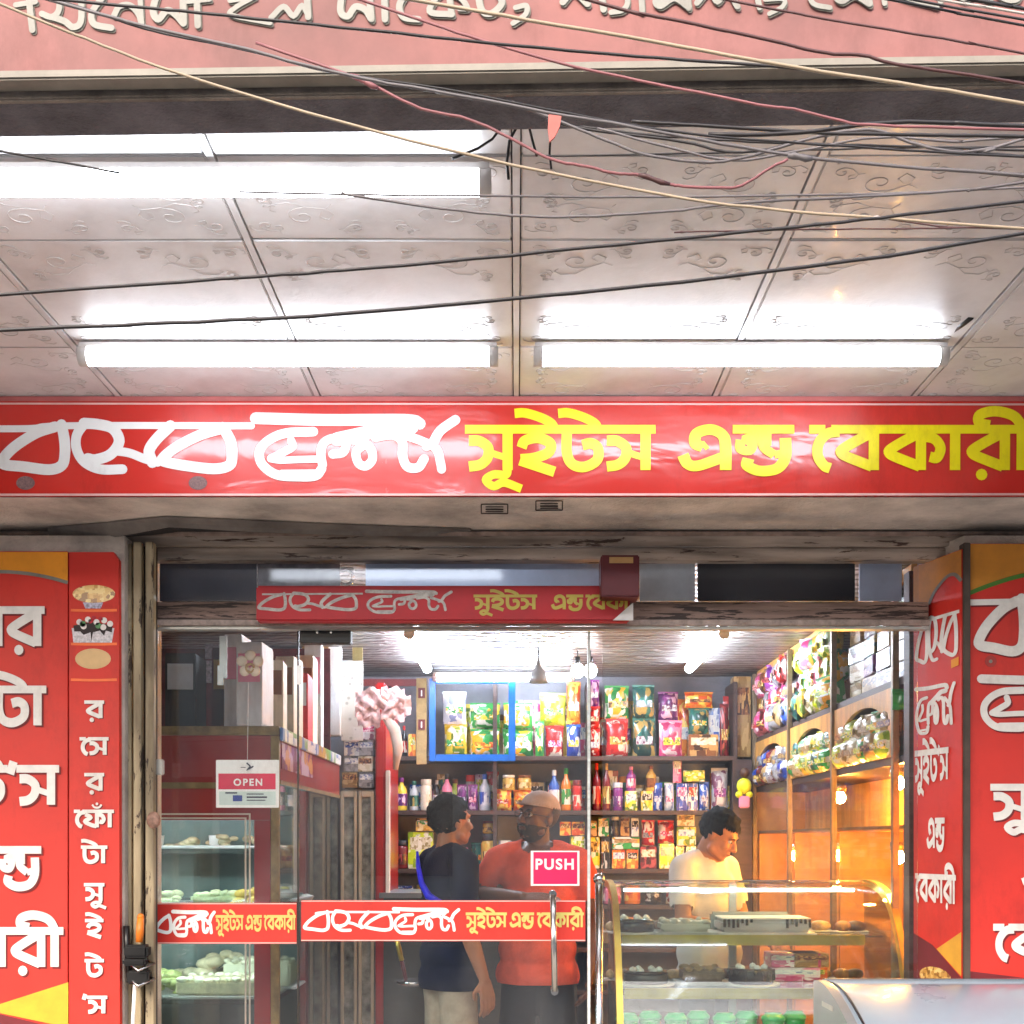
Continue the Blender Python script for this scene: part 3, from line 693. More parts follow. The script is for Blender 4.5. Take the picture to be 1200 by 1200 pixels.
L = Letters(lambda u, v, h: W(u, v, d-.0012-h)); L.poly([(-60, 1190), (-20, 1183.5), (60, 1203), (80, 1208), (79, 1300), (-60, 1300)]); L.build('maroon_corner', M['maroon'], lb)
L = Letters(lambda u, v, h: W(u, v, d-.0022-h)); LS = Letters(lambda u, v, h: W(u+2.2, v+2.2, d-.0010-h))
for toks, y, xr in ((['ra', 'ek', 'sa', 'ra'], 711, 51), (['ek', 'pha', 'aa', 'cb', 'tta', 'aa'], 804, 53), (['sa', 'u', 'i', 'tta', 'ap', 'sa'], 897, 68), (AND, 992, 47), (BAKERY, 1087, 73)):
    u_ = 46
    for Q in (LS, L): write(Q, toks, xr-width(toks)*u_*.9, y, u_, .9)
LS.build('letter_shade', M['shadow_maroon'], lb); L.build('lettering', M['lwhite'], lb)
# left narrow strip
ns = thing('narrow_poster', 'narrow red strip poster with snack pictures and stacked letters', 'poster')
MB().poly([W(81, 647, d), W(133, 647, d), W(139, 656, d), W(141, 1500, d), W(81, 1500, d)], (0, .027, 0)).build('board', M['red2'], ns)
L = Letters(lambda u, v, h: W(u, v, d-.0022-h)); LS = Letters(lambda u, v, h: W(u+1.2, v+1.0, d-.0010-h))
for toks, y in ((['ra'], 821), (['ek', 'sa'], 864), (['ra'], 906), (['ek', 'pha', 'aa', 'cb'], 949), (['tta', 'aa'], 991), (['sa', 'u'], 1035), (['i'], 1077), (['tta'], 1124), (['ap', 'sa'], 1167)):
    u_ = 20.5
    for Q in (LS, L): write(Q, toks, 111-width(toks)*u_*.5, y, u_, .97)
LS.build('letter_shade', M['shadow_maroon'], ns); L.build('lettering', M['lwhite'], ns)
L = Letters(lambda u, v, h: W(u, v, d-.0012-h))
for y in (715, 754.5, 796.5): L.stroke([(83, y), (109, y+.6), (137, y)], 3)
L.build('orange_line', mat('bright_orange_line', 'f2743a', .5), ns)
L = Letters(lambda u, v, h: W(u, v, d-.0013-h)); L.disc(109, 772, 21, 0, 24, 12); L.build('bowl_picture', mat('rice_bowl_print', 'd6b07e', .6), ns)
L = Letters(lambda u, v, h: W(u, v, d-.0013-h)); L.poly([(97, 706), (121, 706), (118, 713), (100, 713)]); L.build('plate_picture', mat('plate_print', 'b9b3c6', .5, var=.5, vscale=120), ns)
L = Letters(lambda u, v, h: W(u, v, d-.0015-h)); L.disc(110, 696, 25, 0, 24, 10.5); L.build('noodle_picture', printmat('noodle_print', ['8c5a1e', 'c08a3c', 'd9ab5c', 'e6c47c'], 60), ns)
L = Letters(lambda u, v, h: W(u, v, d-.0013-h)); L.poly([(84, 736), (134, 736), (131, 753), (86, 753)]); L.build('cake_picture', mat('cake_side_print', 'd7cfd2', .5, var=.3, vscale=90), ns)
L = Letters(lambda u, v, h: W(u, v, d-.0018-h)); L.poly([(86, 733), (109, 729), (132, 733), (131, 741), (124, 739), (122, 745), (117, 739), (109, 741), (107, 752), (106, 741), (98, 744), (94, 740), (87, 740)])
L.build('chocolate_picture', mat('chocolate_print', '241416', .5), ns)
for nm, c, pts in (('cream_blob', 'e2d6d0', ((93, 729), (103, 726), (113, 729), (122, 727), (129, 731), (98, 734), (121, 735))), ('cherry_blob', 'b02430', ((106, 728), (118, 725), (110, 724))), ('mint_blob', '5b8c5a', ((97, 731), (115, 733)))):
    L = Letters(lambda u, v, h: W(u, v, d-.0021-h))
    for x, y in pts: L.disc(x, y, 3.6 if c != 'b02430' else 2.6)
    L.build(nm, mat(nm+'_print', c, .5), ns)

# right front poster
d = 4.0; xR = 1345
rp = thing('right_poster', 'large red poster with white Bengali letters on right pillar face', 'poster')
box('board', M['red2'], XW(1136, d), XW(xR, d), d, d+.028, .35, ZW(637, d), rp, .002)
L = Letters(lambda u, v, h: W(u, v, d-.001-h))
cv = spline([(1136, 693), (1165, 681), (1200, 671), (1250, 664), (1345, 676)], 4); L.poly([(1136, 637.6)]+[tuple(p) for p in cv]+[(xR, 637.6)]); L.build('orange_field', mat('right_orange', 'c98227', .55), rp)
L = Letters(lambda u, v, h: W(u, v, d-.0014-h)); L.stroke([(1136, 695), (1165, 684), (1200, 674), (1250, 667), (1345, 679)], 5); L.build('green_line', M['green_line'], rp)
L = Letters(lambda u, v, h: W(u, v, d-.0022-h)); LS = Letters(lambda u, v, h: W(u+2, v+2, d-.001-h))
kk = 72/52.; f = lambda x, y: (1145+x*.72, 706+(y-502)*1.18)
for Q in (LS, L):
    logo(Q, LOGO1B, f, .95); Q.stroke([(1136, 706), (1345, 702)], 7, smooth=False)
    g = lambda x, y: (1085+(x-0)*.47, 820+(y-502)*.9)
    logo(Q, LOGO2, lambda x, y: (1150+(x-300)*.72, 795+(y-490)*.85), .75)
    write(Q, ['sa', 'u', 'i', 'tta', 'ap', 'sa'], 1163, 919, 46, .9, .9); write(Q, ['ek', 'ba', 'ka', 'aa', 'ra', 'ii'], 1166, 1083, 42, .85); write(Q, AND, 1200, 1000, 42, .9)
LS.build('letter_shade', M['shadow_maroon'], rp); L.build('lettering', M['lwhite'], rp)
L = Letters(lambda u, v, h: W(u, v, d-.0013-h)); L.poly([(1136, 1138), (1250, 1152), (xR, 1140), (xR, 1400), (1136, 1400)]); L.build('maroon_field', M['maroon'], rp)
L = Letters(lambda u, v, h: W(u, v, d-.0015-h)); L.disc(1161, 775, 7); L.build('screw_dimple', mat('dimple_red', '9c2a20', .3), rp)
L = Letters(lambda u, v, h: W(u, v, d-.002-h)); L.disc(1161, 775, 2.2); L.build('screw_head', M['cream'], rp)
# right inner (angled) poster: local frame s along the wall 0..1, v = photo row at its near edge
P0, P1 = Vector((1.376, 4.255, 0)), Vector((1.448, 3.995, 0))
dirv = (P1-P0); nrm = Vector((-dirv.y*-1, -dirv.x, 0)).normalized()
nrm = Vector((dirv.y, -dirv.x, 0)).normalized()
if nrm.x > 0: nrm = -nrm
def rmap(off):   # u 0..60 across, v = row as seen at depth 4.0
    def f(u, v, h):
        p = P0+dirv*(u/60.)+nrm*(off+h); return Vector((p.x, p.y, ZW(v, 4.0)))
    return f
ip = thing('angled_poster', 'red poster turned towards the door on the right pillar side', 'poster')
q = rmap(0)
MB().poly([q(0, 644, 0), q(60, 644, 0), q(60, 1500, 0), q(0, 1500, 0)], tuple(-nrm*.02)).build('board', M['red2'], ip)
L = Letters(rmap(.001)); cv = spline([(0, 720), (14, 706), (28, 682), (42, 670), (52, 670), (60, 679)], 4)
L.poly([(0, 644.5)]+[tuple(p) for p in cv]+[(60, 644.5)]); L.build('orange_field', mat('angled_orange', 'c07a26', .55, var=.2), ip)
L = Letters(rmap(.0014)); L.stroke([(20, 697), (28, 683), (42, 671), (52, 671), (60, 681)], 4); L.build('cream_line', M['cream'], ip)
L = Letters(rmap(.0022))
f1 = lambda x, y: (4+x*.185, 717+(y-500)*.98); logo(L, LOGO1B, f1, .36); L.stroke([(1, 716), (58, 716)], 4, smooth=False)
f2 = lambda x, y: (4+(x-300)*.205, 797+(y-490)*.82); logo(L, LOGO2, f2, .36)
write(L, ['sa', 'u', 'i', 'tta', 'ap', 'sa'], 3, 874, 38, .24); write(L, AND, 19, 958, 36, .27); write(L, ['ek', 'ba', 'ka', 'aa', 'ra', 'ii'], 4, 1026, 34, .3)
L.build('lettering', M['lwhite'], ip)
L = Letters(rmap(.0012)); L.poly([(0, 1100), (25, 1112), (60, 1146), (60, 1500), (0, 1500)]); L.build('maroon_field', M['maroon'], ip)
L = Letters(rmap(.0016)); L.poly([(30, 1116), (60, 1092), (60, 1144)]); L.build('yellow_corner', mat('corner_gold', 'd69a2e', .5), ip)
L = Letters(rmap(.0018)); L.disc(28, 1150, 20, 0, 20, 12); L.build('noodle_picture', MATS['noodle_print'], ip)
L = Letters(rmap(.002)); L.poly([(48, 771), (57, 769), (57, 779), (48, 781)]); L.build('orange_tag', M['orange'], ip)
tr = thing('corner_trim', 'dark brown vertical trim between the two right red posters', 'trim')
box('trim', mat('corner_trim_brown', '4d4038', .7, var=.3), XW(1127.5, 4.0), XW(1135.5, 4.0), 3.985, 4.028, .1, ZW(637, 4.0), tr, .002)

# shutter lock with orange handled tool at the left strips
lk = thing('shutter_lock', 'black lock block hanging with an orange grip at left posts', 'lock')
d = 4.02
mb = MB(); mb.box(XW(150, d), XW(178, d), d-.05, d-.002, ZW(1121, d), ZW(1106, d), .008); mb.box(XW(149, d), XW(176, d), d-.055, d-.004, ZW(1130, d), ZW(1122, d), .006)
mb.build('block', M['black'], lk)
mb = MB(); 
for y in (1129, 1147): mb.tube([W(152, y, d-.03), W(162, y+9, d-.07), W(181, y, d-.04), W(170, y-3, d-.01), W(152, y, d-.03)], .0045, 8)
mb.build('shackle', M['chrome'], lk)
mb = MB(); mb.box(XW(153, d), XW(179, d), d-.045, d-.002, ZW(1152, d), ZW(1136, d), .006); mb.build('lower_block', M['black'], lk)
og = MB(); og.tube([W(163, 1104, d-.03), W(164, 1092, d-.03), W(165, 1075, d-.03)], [.011, .013, .011], 10); og.ball(W(165, 1074, d-.03), .011, 2); og.build('grip', mat('orange_plastic', 'e0791c', .4), lk)
MB().tube([W(158, 1153, d-.03), W(154, 1230, d-.03)], .006, 8).build('rod', M['white'], lk)
MB().tube([W(148, 1085, d), W(149, 1110, d), W(152, 1150, d)], .011, 8).build('strap', M['black'], lk)
lt = thing('latch_box', 'small steel latch on the left glass edge below the strip', 'latch')
box('case', M['alu'], XW(183, 4.1), XW(191, 4.1), 4.09, 4.12, ZW(908, 4.1), ZW(890, 4.1), lt, .003)
hg = thing('hinge_plate', 'rusty rounded hinge plate on the left frame strip', 'hinge')
MB().ball(W(180, 961, 4.05), .024, 2, (1, .35, 1.2)).build('plate', mat('rusty_metal', '8b6a5c', .6, var=.4, vscale=60), hg)

pane('right_glass', 'clear fixed glass pane in front of the cake display counter', XW(706, GD), 1.372, .12, zd, GD)
# ------------------------------------------------------------------ interior lights
batten('shop ceiling tube running away from the door on the left side', -.6, .6, 0, 0, M['tube_in'], axis='y', group='tube lights').location = (-.51, 6.45, 2.485)
batten('shop ceiling tube running away from the door on the right side', -.6, .6, 0, 0, M['tube_in'], axis='y', group='tube lights').location = (.99, 6.45, 2.485)
batten('tube light along the top of the back shelves behind blue frame', XW(508, 7.2), XW(672, 7.2), 7.2, 2.455, M['tube_in'], .022)
for px, lab in ((677, 'left globe bulb of the pair hanging near the back shelves'), (692, 'right globe bulb of the pair hanging near the back shelves')):
    t = thing('globe_bulb', lab, 'bulb', W(px, 786, 6.6), group='hanging globe bulbs')
    MB().ball((0, 0, 0), .035, 3, (1, 1, 1.15)).build('globe', M['bulb'], t); MB().tube([(0, 0, .035), (0, 0, .075)], .014, 10).build('socket', M['black'], t)
    MB().tube([(0, 0, .07), (0, 0, 2.52-t.location.z)], .003, 6).build('flex', M['black'], t)
t = thing('bell_pendant', 'grey bell-shaped pendant hanging before the back tube light', 'lamp', W(631, 800, 6.5))
MB().lathe([(.05, 0), (.046, .03), (.035, .06), (.014, .085), (.008, .12)], n=18).build('shade', mat('grey_enamel', '7d7a78', .4), t)
MB().tube([(0, 0, .11), (0, 0, 2.52-t.location.z)], .004, 6).build('cord', M['black'], t)
t = thing('wall_camera', 'white camera bracket with round ring behind transom glass', 'camera', W(395, 680, 4.5))
MB().box(-.045, .0, 0, .05, -.03, .055, .004).build('bracket', M['carton'], t)
MB().tube([(0.03+.028*math.cos(a*.5), 0, .01+.028*math.sin(a*.5)) for a in range(13)], .008, 8).build('ring', M['chrome'], t); MB().box(.01, .06, 0, .04, .03, .05, .004).build('arm', M['alu'], t)

# ------------------------------------------------------------------ product kit
def pouch_mesh():
    mb = MB(); nx, nz = 8, 10
    for side in (-1, 1):
        b = len(mb.v)
        for j in range(nz+1):
            for i in range(nx+1):
                u = i/nx*2-1; v = j/nz*2-1
                th = (1-abs(u)**3)*(1-abs(v)**4)*.42+.02*math.sin(5*u+3*v)*(1-u*u)
                x = u*.5*(1-.05*(1-v*v)); z = (v+1)/2+(.012*math.sin(i*2.3) if j in (0, nz) else 0)
                mb.v.append((x, side*th, z))
        for j in range(nz):
            for i in range(nx):
                q = (b+j*(nx+1)+i, b+j*(nx+1)+i+1, b+(j+1)*(nx+1)+i+1, b+(j+1)*(nx+1)+i)
                mb.f.append(q if side < 0 else q[::-1]); mb.sm.append(True)
    return mb
PR = {}
dm = M['white']
PR['pouch'] = pouch_mesh().mesh('pouch', dm)
PR['box'] = MB().box(-.5, .5, -.5, .5, 0, 1, .025).mesh('carton', dm)
PR['bottle'] = MB().lathe([(.44, 0), (.5, .03), (.5, .58), (.44, .66), (.2, .78), (.17, .86)], n=16).mesh('bottle', dm)
PR['jar'] = MB().lathe([(.45, 0), (.5, .04), (.5, .74), (.42, .82)], n=16).mesh('jar', dm)
PR['cap_b'] = MB().lathe([(.2, .86), (.21, .87), (.21, .99), (.18, 1)], n=12).mesh('cap', dm)
PR['cap_j'] = MB().lathe([(.46, .82), (.47, .83), (.47, .99), (.43, 1)], n=16).mesh('lid', dm)
PR['wrap'] = MB().lathe([(.508, .14), (.51, .15), (.51, .5), (.508, .51)], n=16).mesh('wrapper', dm)
PR['seal'] = MB().box(-.5, .5, -.06, .06, .95, 1.03).mesh('crimp', dm)
PR['face'] = MB().box(-.40, .40, -.56, -.505, .52, .86).mesh('front_print', dm)
PR['spot'] = MB().lathe([(.26, 0), (.26, .02)], n=16).mesh('round_print', dm)
PAL = {
 'orange': ['d9541a', 'f08a24', 'f4d35a', 'd9541a'], 'green': ['1f7a3a', '38a04a', 'e8e6da', 'f0b22a'], 'red': ['a8141c', 'd32a28', 'e8d8c8', '8c1016'],
 'yellow': ['e0b81e', 'f2d84a', '6b8a2a', 'e9e2c8'], 'blue': ['1c3c96', '2f62c4', 'e3e5ea', '1c3c96'], 'purple': ['5b1f6a', '8a3a8c', 'd9b8d6', '5b1f6a'],
 'pink': ['d6437e', 'ec92b2', 'f3dfe4', 'b8336a'], 'white': ['e6e4de', 'cfd8e0', 'f2f0ea', '8a94b8'], 'teal': ['1b5a56', '2f7f74', 'b9a05a', '14423f'],
 'brown': ['5e3018', '8a5228', 'c99a5a', '3f2012'], 'maroon': ['4c0f18', '7a1a24', 'b04a48', '3a0b12'], 'black': ['17161a', '2b2a30', 'c9c4bc', '17161a'],
 'gold': ['a8802a', 'd2ac4c', '5c3c14', 'e8d49a'], 'silver': ['a9adb8', 'd6d8de', '7a4a6a', 'c4c8d0'], 'tan': ['a98a58', 'bf9f6a', '8a6a3c', 'a98a58'],
 'lime': ['c8dc1e', 'e2ec5a', 'e6e8d0', '8cae1c'], 'cream': ['d9cfae', 'e9e2cc', '9c8a5c', 'd9cfae'], 'grey': ['7c7c80', 'a0a0a2', '5a5a60', '8c8c90']}
def pal(c, sc_=3.0): return printmat('print_'+c+('' if sc_ == 3.0 else '_fine'), PAL[c], sc_)
ACC = {'orange': 'yellow', 'green': 'white', 'red': 'white', 'yellow': 'green', 'blue': 'white', 'purple': 'white', 'pink': 'white', 'white': 'blue', 'teal': 'gold', 'brown': 'gold', 'maroon': 'gold', 'black': 'white', 'gold': 'maroon', 'silver': 'pink', 'tan': 'brown', 'lime': 'green', 'cream': 'brown', 'grey': 'white'}
def flat(c): return mat('flat_'+c, PAL[c][1], .35, var=.05)
NEARC = {'pink': 'red', 'red': 'maroon', 'tan': 'brown', 'brown': 'gold', 'purple': 'maroon', 'maroon': 'gold', 'blue': 'grey', 'orange': 'gold', 'white': 'grey', 'grey': 'tan', 'lime': 'yellow', 'green': 'lime', 'yellow': 'lime', 'teal': 'green', 'silver': 'grey', 'cream': 'tan', 'black': 'blue', 'gold': 'tan'}
def product(kind, col, loc, w, h, dp, rz=0, label='', group=None, acc=None, tilt=0):
    plain = group == 'cartons on the left showcase'
    nm = {'pouch': 'snack_packet', 'box': 'product_box', 'bottle': 'product_bottle', 'jar': 'product_jar'}[kind]
    cat = {'pouch': 'packet', 'box': 'box', 'bottle': 'bottle', 'jar': 'jar'}[kind]
    acc = acc or (NEARC[col] if group in ('goods on the right wall unit', 'goods in the arched niches') else ACC[col])
    t = thing(nm, label, cat, loc, rz, group); t.rotation_euler = (0, tilt, rz)
    if kind in ('bottle', 'jar'): dp = w
    sc_ = (w, dp, h)
    inst({'pouch': 'wrapper', 'box': 'carton', 'bottle': 'bottle', 'jar': 'jar'}[kind], PR[kind], t, scale=sc_, m=mat('plain_'+col, PAL[col][0] if col in ('black', 'maroon') else PAL[col][1], .55, var=.15, vscale=3) if plain else pal(col) if kind in ('pouch', 'box') else mat('gloss_'+col, PAL[col][1], .2, coat=.5))
    if kind == 'bottle':
        inst('cap', PR['cap_b'], t, scale=sc_, m=flat(acc)); inst('label_print', PR['wrap'], t, scale=sc_, m=pal(acc))
    elif kind == 'jar':
        inst('lid', PR['cap_j'], t, scale=sc_, m=flat(acc)); inst('label_print', PR['wrap'], t, scale=sc_, m=pal(col))
    elif kind == 'pouch':
        inst('crimp', PR['seal'], t, scale=(w, dp, h), m=flat(col)); inst('print_panel', PR['face'], t, (0, dp*.13, .0), scale=(w*.9, dp*.98, h*.62), m=pal(acc, 9.0))
    else:
        inst('print_panel', PR['face'], t, scale=(w*.96, dp*.9-(-.0), h), m=flat(acc)) if False else inst('print_panel', PR['face'], t, (0, dp*.06-.001, 0), scale=(w*1.05, dp*1.0, h), m=flat(acc) if plain else pal(acc, 9.0))
    return t
WORDK = {'pouch': 'packet', 'box': 'box', 'bottle': 'bottle', 'jar': 'jar'}
ORD = ['first', 'second', 'third', 'fourth', 'fifth', 'sixth', 'seventh', 'eighth', 'ninth', 'tenth', 'eleventh', 'twelfth', 'thirteenth', 'fourteenth', 'fifteenth', 'sixteenth', 'seventeenth', 'eighteenth', 'nineteenth', 'twentieth', 'last']
# ------------------------------------------------------------------ back shelves
bs = thing('back_shelves', 'dark wooden wall shelves full of packets behind the people', 'shelf', (0, 0, 0))
SB = 7.35
LV = {'top': ZW(886, SB), 'second': ZW(949.5, SB), 'third': ZW(1018, SB), 'mid': ZW(980.5, SB)}
for z in (LV['top'], LV['second'], LV['third'], ZW(1060, SB), ZW(1110, SB), ZW(1160, SB)):
    box('shelf_board', M['darkwood'], XW(440, SB), XW(862, SB), SB-.03, 7.655, z-.028, z-.002, bs, .002)
for px in (452, 580, 690, 862): box('upright', M['darkwood'], XW(px, SB)-.012, XW(px, SB)+.012, SB+.0, 7.654, .11, 2.45, bs, .002)
box('cornice', mat('reddish_cornice', '7d2f30', .4), XW(425, SB), XW(500, SB), SB-.05, SB-.02, ZW(805, SB), ZW(797, SB), bs, .003)
def row(tier, items, base, shelfname, d0=SB+.04):
    n = len(items)
    for i, it in enumerate(items):
        kind, a, b, top, col = it[:5]; acc = it[5] if len(it) > 5 else None; bt_ = it[6] if len(it) > 6 else None
        d = d0+.02*(i % 2); z = base if bt_ is None else ZW(bt_, d)
        w = (b-a)*d/FPX; h = max(.03, ZW(top, d)-z)
        ac = acc or ACC[col]; q = WORDK[kind]
        lab = '%s and %s %s on %s' % (col, ac, q, shelfname)
        nb = items[i-1] if i else items[1]
        lab2 = ', next to the %s %s' % (nb[4], WORDK[nb[0]])
        L_ = lab+lab2
        if L_ in LABELS: L_ = '%s %s on %s, %s item from its left end' % (col, q, shelfname, ORD[min(i, 20)])
        product(kind, col, ((a+b)/2*d/FPX-CX*d/FPX, d+.03, z), w*.96, h, min(w*.8, .10), R(random.uniform(-6, 6)) if kind != 'box' else R(random.uniform(-3, 3)), L_, 'products on the back shelves', acc)
top = [('bottle', 460, 468, 846, 'black', 'green'), ('bottle', 469, 477, 850, 'black', 'red'), ('box', 478, 487, 860, 'orange'), ('pouch', 520, 548, 849, 'yellow', 'green'), ('pouch', 551, 586, 855, 'green', 'orange'), ('pouch', 588, 626, 855, 'green', 'white'), ('pouch', 627, 638, 846, 'green'), ('pouch', 639, 661, 851, 'red', 'pink'),
 ('pouch', 664, 681, 850, 'blue', 'yellow'), ('pouch', 690, 704, 854, 'red'), ('pouch', 710, 737, 843, 'red', 'gold'), ('pouch', 741, 769, 842, 'teal', 'silver'), ('pouch', 772, 801, 845, 'pink', 'yellow'), ('box', 806, 842, 861, 'brown', 'cream'), ('pouch', 844, 855, 826, 'maroon'), ('box', 858, 880, 793, 'tan')]
row(0, top, LV['top'], 'top back shelf')
up = [('pouch', 518, 547, 811, 'white', 'green', 848), ('pouch', 550, 587, 824, 'green', 'yellow', 853), ('pouch', 589, 625, 824, 'green', 'lime', 853), ('pouch', 632, 664, 813, 'lime', 'green', 850), ('pouch', 664, 681, 800, 'orange', 'white', 848), ('pouch', 689, 703, 797, 'purple', 'white', 827), ('pouch', 690, 704, 828, 'red', 'cream', 853), ('pouch', 708, 738, 804, 'green', 'gold', 842), ('pouch', 741, 768, 803, 'teal', 'black', 841), ('pouch', 771, 796, 811, 'purple', 'silver', 844), ('pouch', 802, 837, 811, 'orange', 'brown', 829), ('pouch', 807, 832, 830, 'teal', 'green', 860)]
row(1, up, 0, 'upper tier above top shelf')
sec = [('bottle', 463, 477, 911, 'yellow', 'purple'), ('bottle', 479, 491, 915, 'white', 'teal'), ('jar', 492, 506, 913, 'cream', 'cream'), ('bottle', 507, 516, 914, 'black'), ('bottle', 517, 530, 907, 'pink', 'black'), ('pouch', 535, 547, 920, 'purple', 'white'), ('pouch', 548, 560, 920, 'purple', 'pink'), ('bottle', 561, 575, 907, 'white', 'blue'), ('pouch', 577, 600, 925, 'orange', 'red'), ('pouch', 601, 623, 926, 'orange', 'gold'), ('bottle', 643, 656, 902, 'blue', 'white'), ('bottle', 657, 670, 900, 'orange', 'green'), ('jar', 671, 683, 914, 'red', 'maroon'), ('bottle', 694, 705, 894, 'maroon', 'red'), ('bottle', 706, 716, 894, 'maroon'), ('jar', 718, 731, 917, 'purple', 'white'), ('box', 732, 747, 927, 'yellow', 'white'), ('box', 751, 765, 927, 'yellow', 'black'), ('pouch', 766, 777, 918, 'blue'), ('pouch', 779, 791, 918, 'white', 'pink'), ('box', 793, 806, 918, 'blue', 'pink'), ('box', 806, 818, 918, 'blue', 'red'), ('pouch', 820, 832, 917, 'blue', 'silver'), ('pouch', 834, 854, 901, 'silver', 'purple')]
row(0, sec, LV['second'], 'second back shelf')
sec2 = [('jar', 588, 604, 908, 'gold', 'cream', 926), ('jar', 606, 623, 908, 'gold', 'brown', 926), ('bottle', 734, 746, 898, 'purple', 'pink', 927), ('bottle', 757, 770, 897, 'gold', 'brown', 927), ('box', 789, 799, 886, 'pink', 'white', 917), ('box', 800, 826, 903, 'yellow', 'lime', 916)]
row(1, sec2, 0, 'goods stacked over second shelf')
th = [('jar', 461, 479, 985, 'maroon', 'black'), ('box', 478, 508, 975, 'lime', 'cream'), ('jar', 563, 583, 978, 'gold', 'black'), ('box', 584, 600, 985, 'white', 'teal'), ('box', 668, 686, 980, 'yellow', 'lime'), ('box', 687, 703, 981, 'yellow', 'gold'), ('box', 704, 715, 981, 'black', 'gold'), ('box', 717, 733, 996, 'orange', 'white'), ('box', 734, 748, 996, 'orange', 'black'), ('box', 750, 770, 992, 'maroon', 'cream'), ('box', 772, 790, 989, 'lime', 'grey'), ('box', 792, 802, 992, 'cream', 'green'), ('box', 804, 816, 992, 'cream', 'grey'), ('box', 818, 834, 990, 'orange', 'yellow'), ('pouch', 836, 850, 985, 'red', 'cream')]
row(0, th, LV['third'], 'third back shelf')
th2 = [('box', 487, 508, 959, 'gold', 'green', 974), ('jar', 565, 580, 962, 'gold', 'maroon', 977), ('box', 656, 669, 963, 'orange', 'gold', 979), ('box', 670, 686, 963, 'orange', 'brown', 979), ('box', 687, 700, 962, 'tan', 'green', 980), ('box', 701, 714, 959, 'green', 'cream', 980), ('jar', 716, 726, 957, 'black', 'white', 980), ('box', 727, 738, 959, 'brown', 'tan', 980), ('box', 740, 749, 959, 'white', 'black', 980), ('box', 717, 750, 981, 'green', 'tan', 995), ('pouch', 752, 768, 962, 'red', 'grey', 991), ('pouch', 771, 791, 962, 'red', 'pink', 988), ('box', 793, 814, 954, 'cream', 'brown', 968), ('box', 793, 816, 969, 'yellow', 'white', 991)]
row(1, th2, 0, 'goods stacked over third shelf')
low = []
for i in range(16):
    a = 462+i*24.5; low.append((random.choice(['box', 'jar', 'pouch']), a, a+random.choice((17, 20, 22)), 1032+random.randint(0, 8), random.choice(list(PAL)), random.choice(list(PAL))))
row(0, low, ZW(1060, SB), 'fourth back shelf')
rk = random.Random(11); CN = list(PAL)
for sn, base, x0_, x1_, tp0, tp1 in (('top back shelf', LV['top'], 520, 858, 815, 850), ('second back shelf', LV['second'], 462, 855, 903, 922), ('third back shelf', LV['third'], 462, 852, 985, 994)):
    x_ = x0_; k = 0; used = {}
    while x_ < x1_:
        wpx = rk.uniform(11, 19) if sn[0] != 't' or 'third' in sn else rk.uniform(18, 28); kind = rk.choice(['box', 'pouch', 'box', 'jar', 'bottle']) if sn[0] == 's' else rk.choice(['box', 'pouch'])
        c = rk.choice(CN); c2 = rk.choice([q for q in CN if q != c]); n_ = used.get((c, kind), 0); used[(c, kind)] = n_+1
        lab = '%s %s half hidden in the rear rank of %s, with %s print' % (c, WORDK[kind], sn, c2)
        if lab in LABELS: lab = '%s %s half hidden in the rear rank of %s, %s from left' % (c, WORDK[kind], sn, ORD[min(k, 20)])
        d_ = 7.53; z_ = base; product(kind, c, (XW(x_+wpx/2, d_), d_, z_), wpx*d_/FPX*.95, ZW(rk.uniform(tp0, tp1), d_)-z_, .06, R(rk.uniform(-8, 8)), lab, 'goods in the rear rank of the back shelves', c2)
        x_ += wpx+rk.uniform(0, 3); k += 1
t = thing('price_strip', 'beige upright strip with numeral signs left of the blue frame', 'strip')
box('strip', mat('beige_strip', 'ad9560', .6, var=.2, vscale=20), XW(488, 7.3), XW(500, 7.3), 7.29, 7.31, ZW(896, 7.3), ZW(795, 7.3), t, .002)
for y in (806, 843): 
    box('sign_square', mat('dark_red_square', '6b2020', .5), XW(490, 7.28), XW(498, 7.28), 7.284, 7.289, ZW(y+12, 7.28), ZW(y, 7.28), t)
    latin('1', 494, y+9.5, 7, 7.282, M['white'], t, off=.03)
t = thing('blue_frame', 'bright blue square frame round the green noodle packets', 'frame')
d = 7.2
for (a, b, c, e) in ((503, 510, 795, 892), (596, 604, 795, 892), (510.2, 595.8, 884, 892), (510.2, 595.8, 795, 801)):
    box('rail', M['blue'], XW(a, d), XW(b, d), d, d+.03, ZW(e, d), ZW(c, d), t, .003)

# ------------------------------------------------------------------ right wall unit (faces left, towards the shop)
XF = 1.43
ru = thing('right_wall_unit', 'orange wood wall unit with glass lower bays and arched niches', 'cabinet')
posts = [7.38, 6.43, 5.54, 4.64]
for i, dd in enumerate(posts): box('post', M['gold'] if i == 5 else mat('unit_post', '8c7a62', .4, metal=.3, var=.3), XF-.012, XF+.012, dd-.014, dd+.014, .11, 2.5, ru, .002)
box('upper_shelf', M['darkwood'], XF+.013, 1.765, 4.55, 7.5, 2.085, 2.115, ru); box('niche_shelf', M['darkwood'], XF+.013, 1.765, 4.55, 7.5, 1.79, 1.82, ru)
box('cabinet_back', M['orwood'], 1.74, 1.765, 4.5, 7.5, .12, 1.788, ru); box('niche_back', M['orwood'], 1.745, 1.765, 4.5, 7.5, 1.822, 2.083, ru)
box('mid_shelf', mat('case_glass_shelf', '6b5238', .3), XF+.02, 1.735, 4.6, 7.36, 1.545, 1.558, ru)
box('end_panel', M['orwood'], XF+.0, 1.76, 4.45, 4.47, .12, 2.5, ru); box('far_panel', M['orwood'], XF+.02, 1.76, 7.40, 7.42, .12, 2.5, ru)
